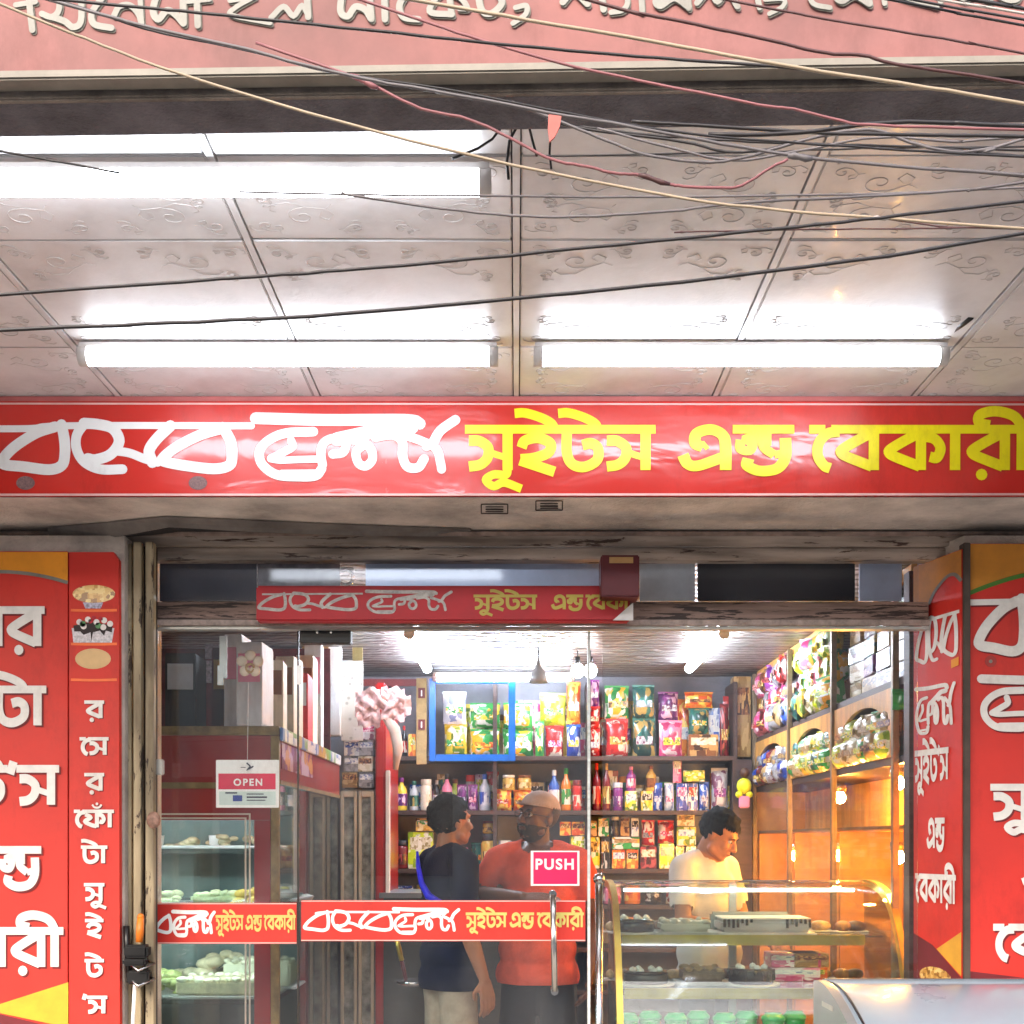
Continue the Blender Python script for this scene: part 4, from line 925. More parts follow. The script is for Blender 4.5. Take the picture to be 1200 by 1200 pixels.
for i in range(3):
    a, b = posts[i+1]+.016, posts[i]-.016
    n = 14; c = (a+b)/2; hw = (b-a)/2-.10
    top_ = [(XF, c+hw*math.cos(math.pi*k/n), 1.93+.115*math.sin(math.pi*k/n)) for k in range(n+1)]
    poly = [(XF, b, 2.084), (XF, b, 1.93)]+top_+[(XF, a, 1.93), (XF, a, 2.084)]
    vs_ = []; 
    mb = MB()
    for k in range(n):   # strip between arch and shelf
        p, q = top_[k], top_[k+1]; mb.add([p, (p[0], p[1], 2.084), (q[0], q[1], 2.084), q, (p[0]+.018, p[1], p[2]), (q[0]+.018, q[1], q[2])], [(0, 1, 2, 3), (0, 3, 5, 4)])
    mb.box(XF, XF+.018, c+hw, b, 1.821, 2.084); mb.box(XF, XF+.018, a, c-hw, 1.821, 2.084)
    mb.build('arch_board', M['orwood'], ru)
    box('glass_door', glassmat('cabinet_glass', (1, .98, .95), 1.3, .02, .3), XF-.002, XF+.004, a, b, .3, 1.785, ru)
    box('lower_divider', M['orwood'], XF+.025, 1.735, b-.005, b+.012, .12, 1.54, ru)
    box('kick_board', M['orwood'], XF, XF+.018, a, b, .12, .29, ru)
for (px, py, dd, lab) in ((1040, 918, 4.75, 'warm spot lamp glowing in the nearest bay, upper shelf'), (977, 935, 5.6, 'warm spot lamp at the middle post, upper shelf'), (977, 1003, 5.6, 'warm spot lamp at the middle post, lower shelf'), (1046, 1005, 4.75, 'warm spot lamp glowing in the nearest bay, lower shelf'), (924, 1003, 6.5, 'small warm spot lamp in the farthest bay')):
    t = thing('spot_lamp', lab, 'lamp', (1.475, dd, ZW(py, dd)), group='warm cabinet lamps')
    MB().ball((0, 0, 0), .026, 3).build('bulb', M['warm'], t); MB().lathe([(.02, .022), (.03, .03), (.03, .06)], n=14).build('socket', M['chrome'], t)
box('pelmet', M['orwood'], XF+.02, XF+.04, 4.5, 7.4, 2.47, 2.515, ru)
cols_bay = [['pink', 'red', 'tan', 'brown', 'purple', 'maroon', 'blue', 'orange', 'pink', 'grey'], ['lime', 'green', 'teal', 'yellow', 'pink', 'lime', 'yellow', 'green', 'cream', 'lime'], ['silver', 'grey', 'cream', 'teal', 'tan', 'cream', 'silver', 'purple', 'cream', 'green']]
BN = ['farthest bay', 'middle bay', 'nearest bay']; TN = ['bottom', 'middle', 'upper', 'topmost']
for bay in range(3):
    b, a = posts[bay]-.05, posts[bay+1]+.05
    for tier in range(3 if bay < 2 else 4):
        n = 6 if bay < 2 else 4
        for k in range(n):
            dd = b-(b-a)*(k+.5)/n+random.uniform(-.012, .012)
            col = cols_bay[bay][(k*3+tier*4+random.randint(0, 2)) % 10]
            if bay == 2:
                z = 2.116+.082*tier
                product('box', col, (XF+.16, dd, z), .19, .078, .2, R(-90+random.uniform(-5, 5)), '%s carton in %s pile on upper wall shelf %s, %s from far end' % (col, TN[tier], BN[bay], ORD[k]), 'goods on the right wall unit')
            else:
                z = 2.116+.115*tier
                product('pouch', col, (XF+.02+.03*(tier % 2)+random.uniform(0, .02), dd, z), .17, .145, .11, R(-90+random.uniform(-35, 35)), '%s packet in %s row on upper wall shelf %s, %s from far end' % (col, TN[tier], BN[bay], ORD[k]), 'goods on the right wall unit', tilt=R(random.uniform(-9, 9)))
nb = [['blue', 'silver', 'maroon', 'grey', 'tan'], ['green', 'lime', 'cream', 'teal', 'yellow'], ['lime', 'green', 'cream', 'tan', 'cream']]
for bay in range(3):
    b, a = posts[bay]-.06, posts[bay+1]+.06
    for tier in range(2):
        for k in range(6):
            dd = b-(b-a)*(k+.5)/6; col = nb[bay][(k*2+tier*3) % 5]
            product('pouch', col, (XF+.005+.025*tier, dd, 1.821+.085*tier), .15, .11, .10, R(-90+random.uniform(-25, 25)), '%s packet in %s row of arched niche %s, %s from far end' % (col, ['bottom', 'upper'][tier], BN[bay], ORD[k]), 'goods in the arched niches')
t = thing('green_packet', 'shiny green bag perched beside the right jamb', 'packet', (1.435, 4.56, 1.985)); 
inst('wrapper', PR['pouch'], t, scale=(.08, .07, .075), m=mat('shiny_green', '0f9a3c', .15, coat=1)); inst('crimp', PR['seal'], t, scale=(.08, .07, .075), m=flat('green'))
t = thing('yellow_toy', 'bright yellow toy figure hanging at the far wall corner', 'toy', W(872, 921, 7.2))
MB().ball((0, 0, 0), .045, 2, (1, .7, 1.1)).ball((-.03, 0, -.05), .022, 2).ball((.03, 0, -.05), .022, 2).build('body', mat('toy_yellow', 'd6e02a', .4), t)
MB().ball((.005, 0, .075), .032, 2).build('head', mat('toy_brown', '4a2c1c', .5), t); MB().box(-.03, .03, -.02, .02, -.13, -.06, .006).build('skirt', mat('toy_pink', 'd98ab0', .5), t)
dk = thing('corner_column', 'dark column in the far right shop corner', 'column'); box('column', M['darkwood'], XW(857, 7.3)+.01, 1.40, 7.30, 7.34, .11, ZW(890, 7.3), dk)

# ------------------------------------------------------------------ left red showcase
cs = thing('red_showcase', 'tall red laminate showcase with glass front and cake shelves, left of door', 'cabinet')
x1 = XW(326, 4.72); f0 = 4.72; bk = 6.35; ztop = ZW(851, 4.72)
box('top_board', M['redwood'], -1.9, x1, f0, bk, ztop-.035, ztop-.012, cs); box('top_edge', M['brass'], -1.9, x1+.004, f0-.006, f0+.0, ztop-.035, ztop, cs, .002)
box('top_surface', M['darkwood'], -1.9, x1, f0, bk, ztop-.011, ztop, cs)
zg = ZW(961, f0)
box('front_head', M['redwood'], -1.9, x1-.03, f0, f0+.02, zg, ztop-.036, cs); box('front_stile', M['redwood'], XW(298, f0), x1-.03, f0, f0+.02, .2, zg-.001, cs)
box('corner_trim', M['brass'], x1-.028, x1+.003, f0-.004, f0+.024, .11, ztop-.037, cs, .002)
for k, o_ in enumerate((0, .016)):
    box('inlay_line', mat('cream_inlay', 'd9cbb8', .4), XW(287, f0)+o_, XW(287, f0)+o_+.006, f0-.004, f0-.0005, .25, zg+.01+o_, cs)
    box('inlay_line', MATS['cream_inlay'], -1.9, XW(287, f0)+o_-.0005, f0-.004, f0-.0005, zg+.004+o_, zg+.010+o_, cs)
box('front_trim', M['brass'], -1.9, x1-.03, f0-.006, f0-.001, ZW(924, f0), ZW(917, f0), cs)
box('front_glass', M['caseglass'], -1.9, XW(298, f0)-.002, f0+.004, f0+.010, .25, zg-.002, cs)
zs1 = ZW(915, f0)
box('side_head', M['redwood'], x1-.022, x1, f0+.026, bk, zs1, ztop-.036, cs); box('side_trim', M['brass'], x1+.001, x1+.006, f0+.026, bk, zs1-.012, zs1+.004, cs)
box('side_glass', M['caseglass'], x1-.014, x1-.008, f0+.026, bk, .25, zs1-.013, cs); box('base', M['redwood'], -1.9, x1-.031, f0+.021, bk, .11, .24, cs)
box('back_panel', mat('dull_green_panel', '4f6f66', .4, var=.3, vscale=3), -1.89, x1-.03, 5.5, 5.52, .25, ztop-.04, cs)
shz = [ZW(1060, 4.9), ZW(1166, 4.9), ZW(1010, 4.9)*0+ZW(1272, 4.9)]
for z in shz: box('glass_shelf', mat('dark_shelf_edge', '26302c', .2), -1.89, x1-.03, f0+.05, 5.49, z-.02, z, cs)
box('rear_shelf', MATS['dark_shelf_edge'], -1.89, x1-.04, 5.2, 5.49, ZW(1000, 5.2), ZW(1000, 5.2)+.02, cs)
for z_ in (zg+.03, shz[0]-.034): MB().tube([(-1.85, f0+.05, z_), (x1-.10, f0+.05, z_)], .012, 12).build('added_case_tube', M['tube_in'], cs)  # hidden tubes added to brighten the showcase inside
# items on its shelves
def mound(name, lab, cat, loc, w, h, dpt, m, seed, blobs=14, r=.03):
    rnd = random.Random(seed); t = thing(name, lab, cat, loc); mb = MB(); 
    for k in range(blobs):
        x = rnd.uniform(-w/2, w/2); y = rnd.uniform(-dpt/2, dpt/2); z = h*(1-(2*x/w)**2)*rnd.uniform(.3, 1)
        mb.ball((x, y, z), r*rnd.uniform(.7, 1.2), 2, (1.2, 1, .7))
    o = mb.build('topping', m, t); tr_ = MB().box(-w/2-.03, w/2+.03, -dpt/2-.03, dpt/2+.03, .0, .012, .004).build('tray', M['alu'], t); o['kind'] = 'stuff'
    return t
m_cr = mat('green_cream', 'c9d2a0', .5, var=.2, vscale=30); m_or = mat('yellow_sweet', 'd8b944', .5, var=.25, vscale=30); m_be = mat('beige_pastry', 'c9bb92', .6, var=.25, vscale=30)
def slab_cake(name, lab, loc, w, dpt, h, m, m2):
    t = thing(name, lab, 'cake', loc); MB().box(-w/2, w/2, -dpt/2, dpt/2, .011, h, .01).build('sponge', m, t)
    mb = MB(); n = int(w/.035)
    for k in range(n):
        for y in (-dpt/2+.02, dpt/2-.02): mb.ball((-w/2+.02+k*(w-.04)/(n-1)+random.uniform(-.006, .006), y+random.uniform(-.006, .006), h+random.uniform(-.004, .003)), .019*random.uniform(.65, 1.2), 2, (random.uniform(.8, 1.3), 1, random.uniform(.55, .9)))
    o = mb.build('piped_cream', m2, t); o['kind'] = 'stuff'; MB().box(-w/2-.03, w/2+.03, -dpt/2-.03, dpt/2+.03, 0, .01, .004).build('tray', M['alu'], t); return t
slab_cake('cream_cake', 'pale green cream cake on the upper showcase shelf', (-1.13, 4.92, shz[0]), .30, .2, .045, m_cr, m_cr)
mound('sweet_pile', 'small yellow green sweets at the far left of upper showcase shelf', 'sweets', (-1.40, 4.92, shz[0]), .12, .06, .12, m_cr, 3, 10, .022)
slab_cake('layer_cake', 'wavy topped beige cream cake on the middle showcase shelf', (-1.15, 4.9, shz[1]), .36, .22, .07, m_be, mat('ivory_cream', 'dcd7b4', .5))
slab_cake('small_cream_cake', 'shorter ivory cake behind the wavy beige cake', (-1.08, 5.2, shz[1]), .28, .18, .11, MATS['ivory_cream'], MATS['ivory_cream'])
mound('yellow_pile', 'heap of bright yellow sweets at bottom of left showcase', 'sweets', (-1.12, 4.92, shz[2]), .3, .24, .2, mat('bright_yellow_sweet', 'e6cf3c', .5, var=.2), 9, 34, .045)
mound('pastry_pile', 'white pastries seen through the showcase side glass', 'pastries', (-1.0, 5.3, shz[0]), .14, .07, .3, mat('white_pastry', 'cfcfc4', .6, var=.2), 12, 14, .03)
mound('rear_sweets', 'brown and cream sweets on the dark rear ledge of the showcase', 'sweets', (-1.25, 5.3, ZW(1000, 5.2)+.021), .5, .05, .1, m_be, 21, 26, .02)
mound('upper_right_sweets', 'yellow round sweets at the right end of upper showcase shelf', 'sweets', (-1.04, 4.86, shz[0]), .12, .07, .12, m_or, 5, 12, .024)
mound('middle_left_sweets', 'olive green sweets at the left of middle showcase shelf', 'sweets', (-1.42, 4.92, shz[1]), .2, .09, .2, mat('olive_sweet', '9aa25a', .5, var=.3, vscale=30), 6, 26, .03)
mound('rear_cream_rolls', 'cream rolls heaped at the back of middle showcase shelf', 'sweets', (-1.25, 5.25, shz[1]), .5, .13, .2, m_be, 8, 40, .035)
t = thing('white_cup', 'white paper cup standing on the showcase rear ledge', 'cup', (XW(251, 5.3), 5.3, ZW(1000, 5.2)+.021)); MB().lathe([(.018, 0), (.024, .052), (.025, .055)], n=16).build('cup', M['white'], t)
t = thing('left_white_cup', 'white cup at the extreme left of the showcase ledge', 'cup', (XW(186, 5.3), 5.3, ZW(1000, 5.2)+.021)); MB().lathe([(.018, 0), (.024, .052), (.025, .055)], n=16).build('cup', M['white'], t)
# sloping price board and side stickers
pb = thing('price_board', 'long white and green price strip along the showcase side top', 'strip')
MB().box(x1+.004, x1+.016, 4.73, 6.3, ztop-.055, ztop-.003, .003).build('strip', printmat('price_print', ['dfe2e6', '4a78c0', 'e6e6e0', '6aa84a', 'cfa040'], 9), pb)
sp = thing('purple_sticker', 'purple and orange printed sticker on the showcase side', 'sticker')
box('sheet', printmat('purple_print', ['b89ac8', '8a3a7c', 'd9a05a', 'c8b8d0', '7a2a4a'], 14), x1+.001, x1+.003, 4.78, 5.5, ztop-.16, ztop-.058, sp)
# cartons on top of the showcase
CT = [(-1.02, 4.80, .10, .20, .32, 'carton', 'white tall carton leaning at the front corner of the showcase'), (-1.11, 4.90, .07, .16, .37, 'silver', 'silver grey carton behind the front corner carton'), (-.985, 5.05, .07, .15, .29, 'white', 'white printed carton with pink stripe on showcase top'), (-.975, 5.28, .08, .16, .34, 'cream', 'cream carton in the middle of the showcase top'), (-.97, 5.52, .09, .18, .30, 'red', 'red and white box on the showcase top'), (-.985, 5.78, .08, .16, .42, 'white', 'tall white slim box near the rear of showcase top'), (-.99, 6.02, .08, .16, .52, 'silver', 'tallest silver box at the rear of showcase top'), (-1.2, 5.2, .12, .22, .36, 'maroon', 'dark maroon carton deeper on the showcase top'), (-1.33, 4.95, .12, .2, .30, 'black', 'dark carton in the shade on showcase top')]
for (x, y, w, dp_, h, c, lab) in CT:
    product('box', {'white': 'cream', 'silver': 'silver'}.get(c, c) if c != 'carton' else 'silver', (x, y, ztop+.001), w, h, dp_, R(random.uniform(-5, 5)), lab, 'cartons on the left showcase')
wb = thing('wall_board', 'dark red panel with pinned notes on the left wall', 'board')
box('board', mat('wine_board', '5b1d22', .5, var=.4, vscale=12), -1.88, -.97, 6.4, 6.42, 1.95, 2.5, wb)
t = thing('wall_notes', 'grey calendar sheet pinned in the upper left shop corner', 'calendar')
for k, (a, b, c, e) in enumerate(((240, 256, 752, 772), (240, 254, 774, 800), (228, 238, 776, 798))): box('sheet', mat('grey_paper%s' % ['', '_pale', '_dull'][k], ['8a7a80', '9c8f93', '6e4d55'][k], .7, var=.4, vscale=60), XW(a, 6.38), XW(b, 6.38), 6.385, 6.39, ZW(e, 6.38), ZW(c, 6.38), t)
t = thing('price_board_cream', 'tall cream board with small printed items behind the showcase', 'board')
box('board', printmat('menu_print', ['d3cfc4', 'dcd9d0', 'cfcabd', 'b8c0c4'], 5), XW(400, 6.5), XW(425, 6.5), 6.5, 6.52, ZW(868, 6.5), ZW(774, 6.5), t)
box('border', mat('olive_border', '8a7a4a', .5), XW(413, 6.49), XW(425, 6.49), 6.49, 6.499, ZW(774, 6.49), ZW(752, 6.49), t)
t = thing('white_column', 'bright white pipe casing beside the cream board', 'casing'); box('casing', M['white'], XW(385, 6.48), XW(399, 6.48), 6.47, 6.55, ZW(862, 6.48), ZW(748, 6.48), t, .004)
t = thing('brown_plate', 'brown board above the white casing near black fitting', 'board'); box('plate', M['cardboard'], XW(353, 6.44), XW(384, 6.44), 6.46, 6.48, ZW(787, 6.44), ZW(755, 6.44), t)
# carton stack over the fridge
d = 6.5
for r_ in range(4):
    for c_ in range(2):
        x = XW(402+c_*19+r_*1, d)+.03; z = ZW(923, d)+.085*r_
        product('box', ['grey', 'cream', 'grey', 'silver'][r_] if c_ else ['tan', 'grey', 'white', 'grey'][r_], (x, d+.12, z), .082, .083, .2, R(random.uniform(-4, 4)), '%s small carton, %s from bottom, %s column above the fridge' % (['tan', 'grey', 'white', 'grey'][r_] if not c_ else ['grey', 'cream', 'grey', 'silver'][r_], ORD[r_], ['left', 'right'][c_]), 'cartons stacked over the fridge')
# fridge
fg = thing('drinks_fridge', 'tall glass door fridge with red edge beyond the red showcase', 'fridge')
fx0, fx1, fz = XW(399, d), XW(452, d), ZW(925, d)
box('cabinet', mat('fridge_grey', '8f8b84', .4), fx0, fx1-.05, d+.03, 7.2, .11, fz, fg, .006)
for a, b in ((399, 418), (420, 438)):
    x0, x1_ = XW(a, d), XW(b, d)
    for (p, q, r_, s_) in ((x0, x0+.016, .25, fz-.01), (x1_-.016, x1_, .25, fz-.01), (x0+.0165, x1_-.0165, fz-.04, fz-.01)): box('door_rail', mat('fridge_rail', 'c3b8a2', .4), p, q, d, d+.028, r_, s_, fg, .003)
    box('door_glass', mat('fridge_frost', '8c9088', .3, var=.5, vscale=14), x0+.017, x1_-.017, d+.01, d+.02, .25, fz-.041, fg)
box('red_side', mat('fridge_red', 'b01c1c', .3, coat=.4), XW(440, d), XW(452, d), d-.01, 7.2, .11, ZW(800, d), fg, .01); box('white_edge', M['white'], XW(452.3, d), XW(457, d), d-.015, d+.02, .11, fz+.1, fg, .003)
# pink tulle
t = thing('pink_tulle', 'pink frilly tulle bow tied over the top of the red fridge', 'decoration', W(447, 828, 6.38))
rnd = random.Random(4)
for k in range(9):
    a = rnd.uniform(0, 6.28); ln = rnd.uniform(.05, .12); mb = MB(); n = 7
    cxx, czz = ln*math.cos(a)*.9, ln*math.sin(a)*.7; vs_ = []
    for i in range(n):
        for j in range(n):
            u, v = i/(n-1)-.5, j/(n-1)-.5; vs_.append((cxx+u*.12, -.03+.03*math.sin(9*u+k)*math.cos(8*v)+rnd.uniform(-.006, .006)-.02*k*.2, czz+v*.10+.012*math.sin(12*u)))
    mb.add(vs_, [(i*n+j, i*n+j+1, (i+1)*n+j+1, (i+1)*n+j) for i in range(n-1) for j in range(n-1)], True); mb.build('frill', mat('pink_tulle_cloth', 'f2c4c0', .8, var=.2, vscale=30), t)
MB().tube([(.02, -.03, -.05), (.07, -.03, -.12), (.09, -.03, -.22), (.075, -.03, -.33)], [.02, .03, .028, .012], 8).build('tail', mat('cream_tulle', 'd9c3b4', .8), t)
t = thing('floor_tools', 'golden handled steel scoops standing behind the door at left', 'tool', W(463, 1100, 5.6))
MB().tube([(0, 0, .03), (.03, 0, -.1)], .012, 8).build('grip', M['gold'], t); MB().tube([(.03, 0, -.1), (.05, 0, -.19)], .009, 8).build('shaft', M['maroonbox'], t)
MB().lathe([(.02, 0), (.08, .015), (.09, .03)], (.09, 0, -.22), 18).build('pan', M['chrome'], t)
t = thing('side_counter', 'dark grey side counter behind the customers', 'counter'); box('top', mat('counter_top_grey', '6e7478', .3), -.72, .34, 6.45, 7.0, ZW(1052, 6.5), ZW(1046, 6.5), t); box('body', mat('counter_body', '3f4546', .5), -.7, .32, 6.48, 6.98, .11, ZW(1052, 6.5)-.001, t)

# ------------------------------------------------------------------ curved glass cake counter
cc = thing('cake_counter', 'curved glass cake counter with golden profiles on the right', 'counter')
cx0, cx1 = .375, 1.425
prof = [(5.02, 1.335), (4.90, 1.332), (4.78, 1.315), (4.68, 1.275), (4.61, 1.215), (4.55, 1.13), (4.50, 1.03), (4.46, .92), (4.43, .80), (4.41, .68)]
ps_ = spline(prof, 3); ps_ = [(p.x, p.y) for p in ps_]
mb = MB(); vs_ = []
for (y, z) in ps_: vs_ += [(cx0+.012, y, z), (cx1-.012, y, z)]
mb.add(vs_, [(2*i, 2*i+1, 2*i+3, 2*i+2) for i in range(len(ps_)-1)], True); mb.build('curved_glass', glassmat('curved_glass', (.84, .96, .90), 1.6, .03, 2.2), cc)
for x in (cx0, cx1):
    mb = MB(); vs_ = []
    for i, (y, z) in enumerate(ps_):
        vs_ += [(x-.012, y-.006, z+.006), (x+.012, y-.006, z+.006), (x+.012, y+.025, z-.02), (x-.012, y+.025, z-.02)]
    fs = []
    for i in range(len(ps_)-1):
        for k in range(4): fs.append((4*i+k, 4*i+(k+1) % 4, 4*i+4+(k+1) % 4, 4*i+4+k))
    mb.add(vs_, fs); mb.build('end_profile', M['gold'], cc)
    mb = MB(); mb.poly([(x, y+.02, z-.02) for y, z in ps_]+[(x, 5.02, .68)], (.006, 0, 0)); mb.build('side_glass', M['caseglass'], cc)
box('base', mat('counter_base_red', '7a1c18', .4), cx0, cx1, 4.40, 5.05, .11, .66, cc, .004); box('rear_post', M['alu'], .87, .90, 5.02, 5.04, .67, 1.33, cc)
box('top_edge', M['chrome'], cx0, cx1, 5.021, 5.036, 1.326, 1.338, cc, .002); box('deck', M['white'], cx0+.013, cx1-.013, 4.42, 5.0, .665, .68, cc)
MB().tube([(cx0+.06, 4.97, 1.30), (cx1-.06, 4.97, 1.30)], .007, 12).build('added_case_tube', emis('added_case_light', 'fff6e6', 5), cc)  # thin tube added to lighten the counter's interior
zc = [ZW(1108, 4.7), ZW(1170, 4.62)]
for z, y0 in ((zc[0], 4.70), (zc[1], 4.60)):
    box('shelf_glass', M['caseglass'], cx0+.02, cx1-.02, y0+.01, 5.0, z+.03, z+.036, cc); box('shelf_profile', M['gold'], cx0+.03, cx1-.09, y0, y0+.012, z, z+.04, cc, .002)
sh = [zc[0]+.037, zc[1]+.037]
def round_cake(lab, loc, r, h, m, m2, tops=6, drip=True):
    t = thing('round_cake', lab, 'cake', loc); MB().lathe([(r, .008), (r, h-.01), (r-.01, h)], n=28).build('sponge', m, t)
    mb = MB().lathe([(r-.008, h+.0), (r+.004, h-.004), (r-.01, h+.006)], n=28)
    if drip:
        for k in range(16):
            a = 2*math.pi*k/16; mb.tube([((r+.001)*math.cos(a), (r+.001)*math.sin(a), h), ((r+.002)*math.cos(a), (r+.002)*math.sin(a), h-random.uniform(.015, .045))], .007, 6)
    mb.build('icing', m2, t)
    for k in range(tops):
        a = 2*math.pi*k/tops; MB().lathe([(.013, 0), (.014, .006), (.009, .012), (.002, .016)], (.6*r*math.cos(a), .6*r*math.sin(a), h+.004), 10).build('cream_swirl', M['white'], t)
    MB().lathe([(r+.025, 0), (r+.025, .007)], n=28).build('cake_board', M['carton'], t); return t
m_ch = mat('chocolate_icing', '1d1213', .2, coat=.6); m_vn = mat('vanilla_sponge', 'b9b2b0', .5); m_bc = mat('dark_chocolate_cake', '241a1a', .5, var=.3, vscale=60)
t = thing('drip_cake', 'long white cake with dark chocolate drips at right on counter top shelf', 'cake', (XW(894, 4.83), 4.85, sh[0]))
MB().box(-.175, .175, -.10, .10, .008, .058, .012).build('sponge', m_vn, t); MB().box(-.172, .172, -.097, .097, .0585, .064, .002).build('icing', M['white'], t)
mb = MB()
for k in list(range(0, 7))+list(range(14, 20)): x = -.165+k*.0174; mb.tube([(x, -.1015, .060), (x, -.1035, .060-random.uniform(.012, .036))], .0052, 6)
mb.build('chocolate_drip', m_ch, t)['kind'] = 'stuff'; MB().box(-.19, .19, -.115, .115, 0, .007).build('cake_board', M['carton'], t)
t = thing('glass_lid_tray', 'flat clear tray lid standing behind the long drip cake', 'tray', (XW(880, 4.93), 4.955, sh[0])); MB().box(-.16, .16, -.02, .02, 0, .078, .01).build('lid', mat('milky_lid', '9fa6a8', .2, coat=.5), t)
slab_cake('boxed_cake', 'pale rectangular cake in the middle of counter top shelf', (XW(800, 4.85), 4.83, sh[0]), .19, .15, .05, mat('ivory_sponge', 'b5b2a2', .5), mat('ivory_icing', 'b9b7ab', .5))
round_cake('dark blue-black cake at the left of counter top shelf', (XW(743, 4.85), 4.85, sh[0]), .08, .052, mat('night_glaze', '262b3c', .2, coat=.6), m_ch, 5, False)
round_cake('dark round chocolate cake with white swirl on lower counter shelf', (XW(880, 4.75), 4.75, sh[1]), .085, .06, m_bc, m_ch, 5)
round_cake('brown glazed cake with three white balls, left lower shelf', (XW(757, 4.75), 4.75, sh[1]), .085, .05, mat('grey_brown_cake', '4a4544', .4), m_ch, 6, False)
for k in range(4): product('box', ['pink', 'orange', 'pink', 'tan'][k], (XW(930+(k % 2)*16, 4.9), 4.92, sh[1]+.056*(k//2)), .14 if k % 2 else .2, .054, .14, R(4*k-6), ['salmon pink flat box under another in the lower counter shelf', 'orange flat box under another in the lower counter shelf', 'pink flat box lying on top in the lower counter shelf', 'tan flat box lying on top in the lower counter shelf'][k], 'flat boxes in the cake counter')
t = slab_cake('brown_pastry', 'brown rolled pastries in the centre of lower counter shelf', (XW(822, 4.8), 4.8, sh[1]), .16, .14, .06, mat('pastry_brown', '7a6250', .6, var=.3, vscale=40), mat('pastry_tan', 'a98a66', .6))
cl = random.Random(3)
CLT = [(716, 'bread roll', 'pale bread roll'), (728, 'bun', 'round brown bun'), (772, 'roll', 'long glazed roll'), (786, 'pastry', 'flaky tan pastry'), (802, 'bun', 'small cream bun'), (848, 'roll', 'split sausage roll'), (960, 'pastry', 'folded puff pastry'), (985, 'bun', 'toasted sesame bun'), (1000, 'roll', 'dark chocolate roll')]
for i_, (px_, ct_, nm_) in enumerate(CLT):
    for lvl in (0, 1):
        if lvl == 0 and 830 < px_ < 950: continue
        t = thing('pastry', '%s on the %s counter shelf, %s pastry from the left' % (nm_, ['top', 'lower'][lvl], ORD[i_]), 'pastry', (XW(px_+3, 4.9), 4.91+cl.uniform(-.02, .03), sh[lvl]+.001), cl.uniform(-.5, .5), 'pastries in the cake counter')
        mb = MB(); mb.ball((0, 0, .022), .03, 2, (cl.uniform(1, 1.5), 1, .75)); mb.ball((.022, .01, .02), .022, 2, (1.1, 1, .8)); mb.build('crust', mat('crust_'+ct_.replace(' ', '_'), {'bread roll': 'b89a6c', 'bun': '9a6a3c', 'roll': '6e4a30', 'pastry': 'b08a5a'}[ct_], .5, var=.35, vscale=40), t)
        MB().box(-.05, .05, -.035, .035, -.0005, .004, .001).build('paper', M['carton'], t)
gm = mat('green_cup_plastic', '06a046', .25, coat=.6); rim = mat('green_rim', '22b868', .3)
POSC = ['leftmost', 'second', 'third', 'fourth', 'fifth', 'sixth', 'seventh', 'rightmost']
for k in range(8):
    px = 735+k*28.5; t = thing('green_cup', '%s of the bright green dessert cups along the counter bottom' % POSC[k], 'cup', (XW(px, 4.56), 4.56+.05*(k % 2), ZW(1222, 4.56)), group='green cups in the cake counter')
    MB().lathe([(.028, 0), (.04, .07), (.042, .085)], n=18).build('cup', gm, t); MB().lathe([(.044, .085), (.044, .094), (.03, .108), (.01, .112)], n=18).build('lid', rim, t); t['z'] = 0
    MB().box(-.03, .03, -.01, .01, .109, .113, .001).build('fold', gm, t)
box('cup_shelf', M['white'], cx0+.03, cx1-.09, 4.50, 4.98, ZW(1222, 4.56)-.012, ZW(1222, 4.56)-.001, cc)

# ------------------------------------------------------------------ freezer outside, bottom right
fz_ = thing('ice_freezer', 'white chest freezer with curved glass lid outside at bottom right', 'freezer')
X0, X1 = .955, 2.3
pf = [(3.95, 1.04), (3.88, 1.045), (3.78, 1.035), (3.65, 1.0), (3.5, .94), (3.38, .86), (3.3, .76)]
pq = [(p.x, p.y) for p in spline(pf, 4)]
box('body', mat('freezer_white', 'd9dad8', .3, coat=.4), X0, X1, 3.28, 3.95, .02, .75, fz_, .02)
mb = MB(); vs_ = []
for (y, z) in pq: vs_ += [(X0+.03, y, z), (X1-.03, y, z)]
mb.add(vs_, [(2*i, 2*i+1, 2*i+3, 2*i+2) for i in range(len(pq)-1)], True); mb.build('glass_lid', mat('frosted_lid', '8796a4', .28, var=.05, vscale=5, coat=.35), fz_)
for x in (X0, X1-.028):
    mb = MB(); mb.poly([(x, y, z+.012) for y, z in pq]+[(x, 3.3, .745), (x, 3.95, .745)], (.028, 0, 0)); mb.build('end_cap', mat('freezer_cap_grey', '74777a', .4, coat=.3), fz_)
box('rear_rail', M['chrome'], X0+.03, X1-.03, 3.945, 3.962, 1.03, 1.056, fz_, .003)
MB().tube([(X0+.05, y_, z_+.004) for y_, z_ in pq], .004, 6).build('lid_gasket', M['black'], fz_)
box('hinge_slot', M['alu'], X0-.003, X0-.0005, 3.70, 3.83, .985, 1.0, fz_); box('blue_badge', mat('navy_badge', '1d2c52', .4), X0-.003, X0-.0005, 3.62, 3.74, .86, .92, fz_)
box('inner_liner', mat('liner_white', 'dfe3e6', .4), X0+.04, X1-.04, 3.34, 3.92, .752, .80, fz_)
MB().tube([W(985, 1174, 3.86), W(1005, 1171, 3.84), W(1012, 1183, 3.82), W(1006, 1190, 3.8)], .004, 6).build('lid_catch', M['black'], fz_)

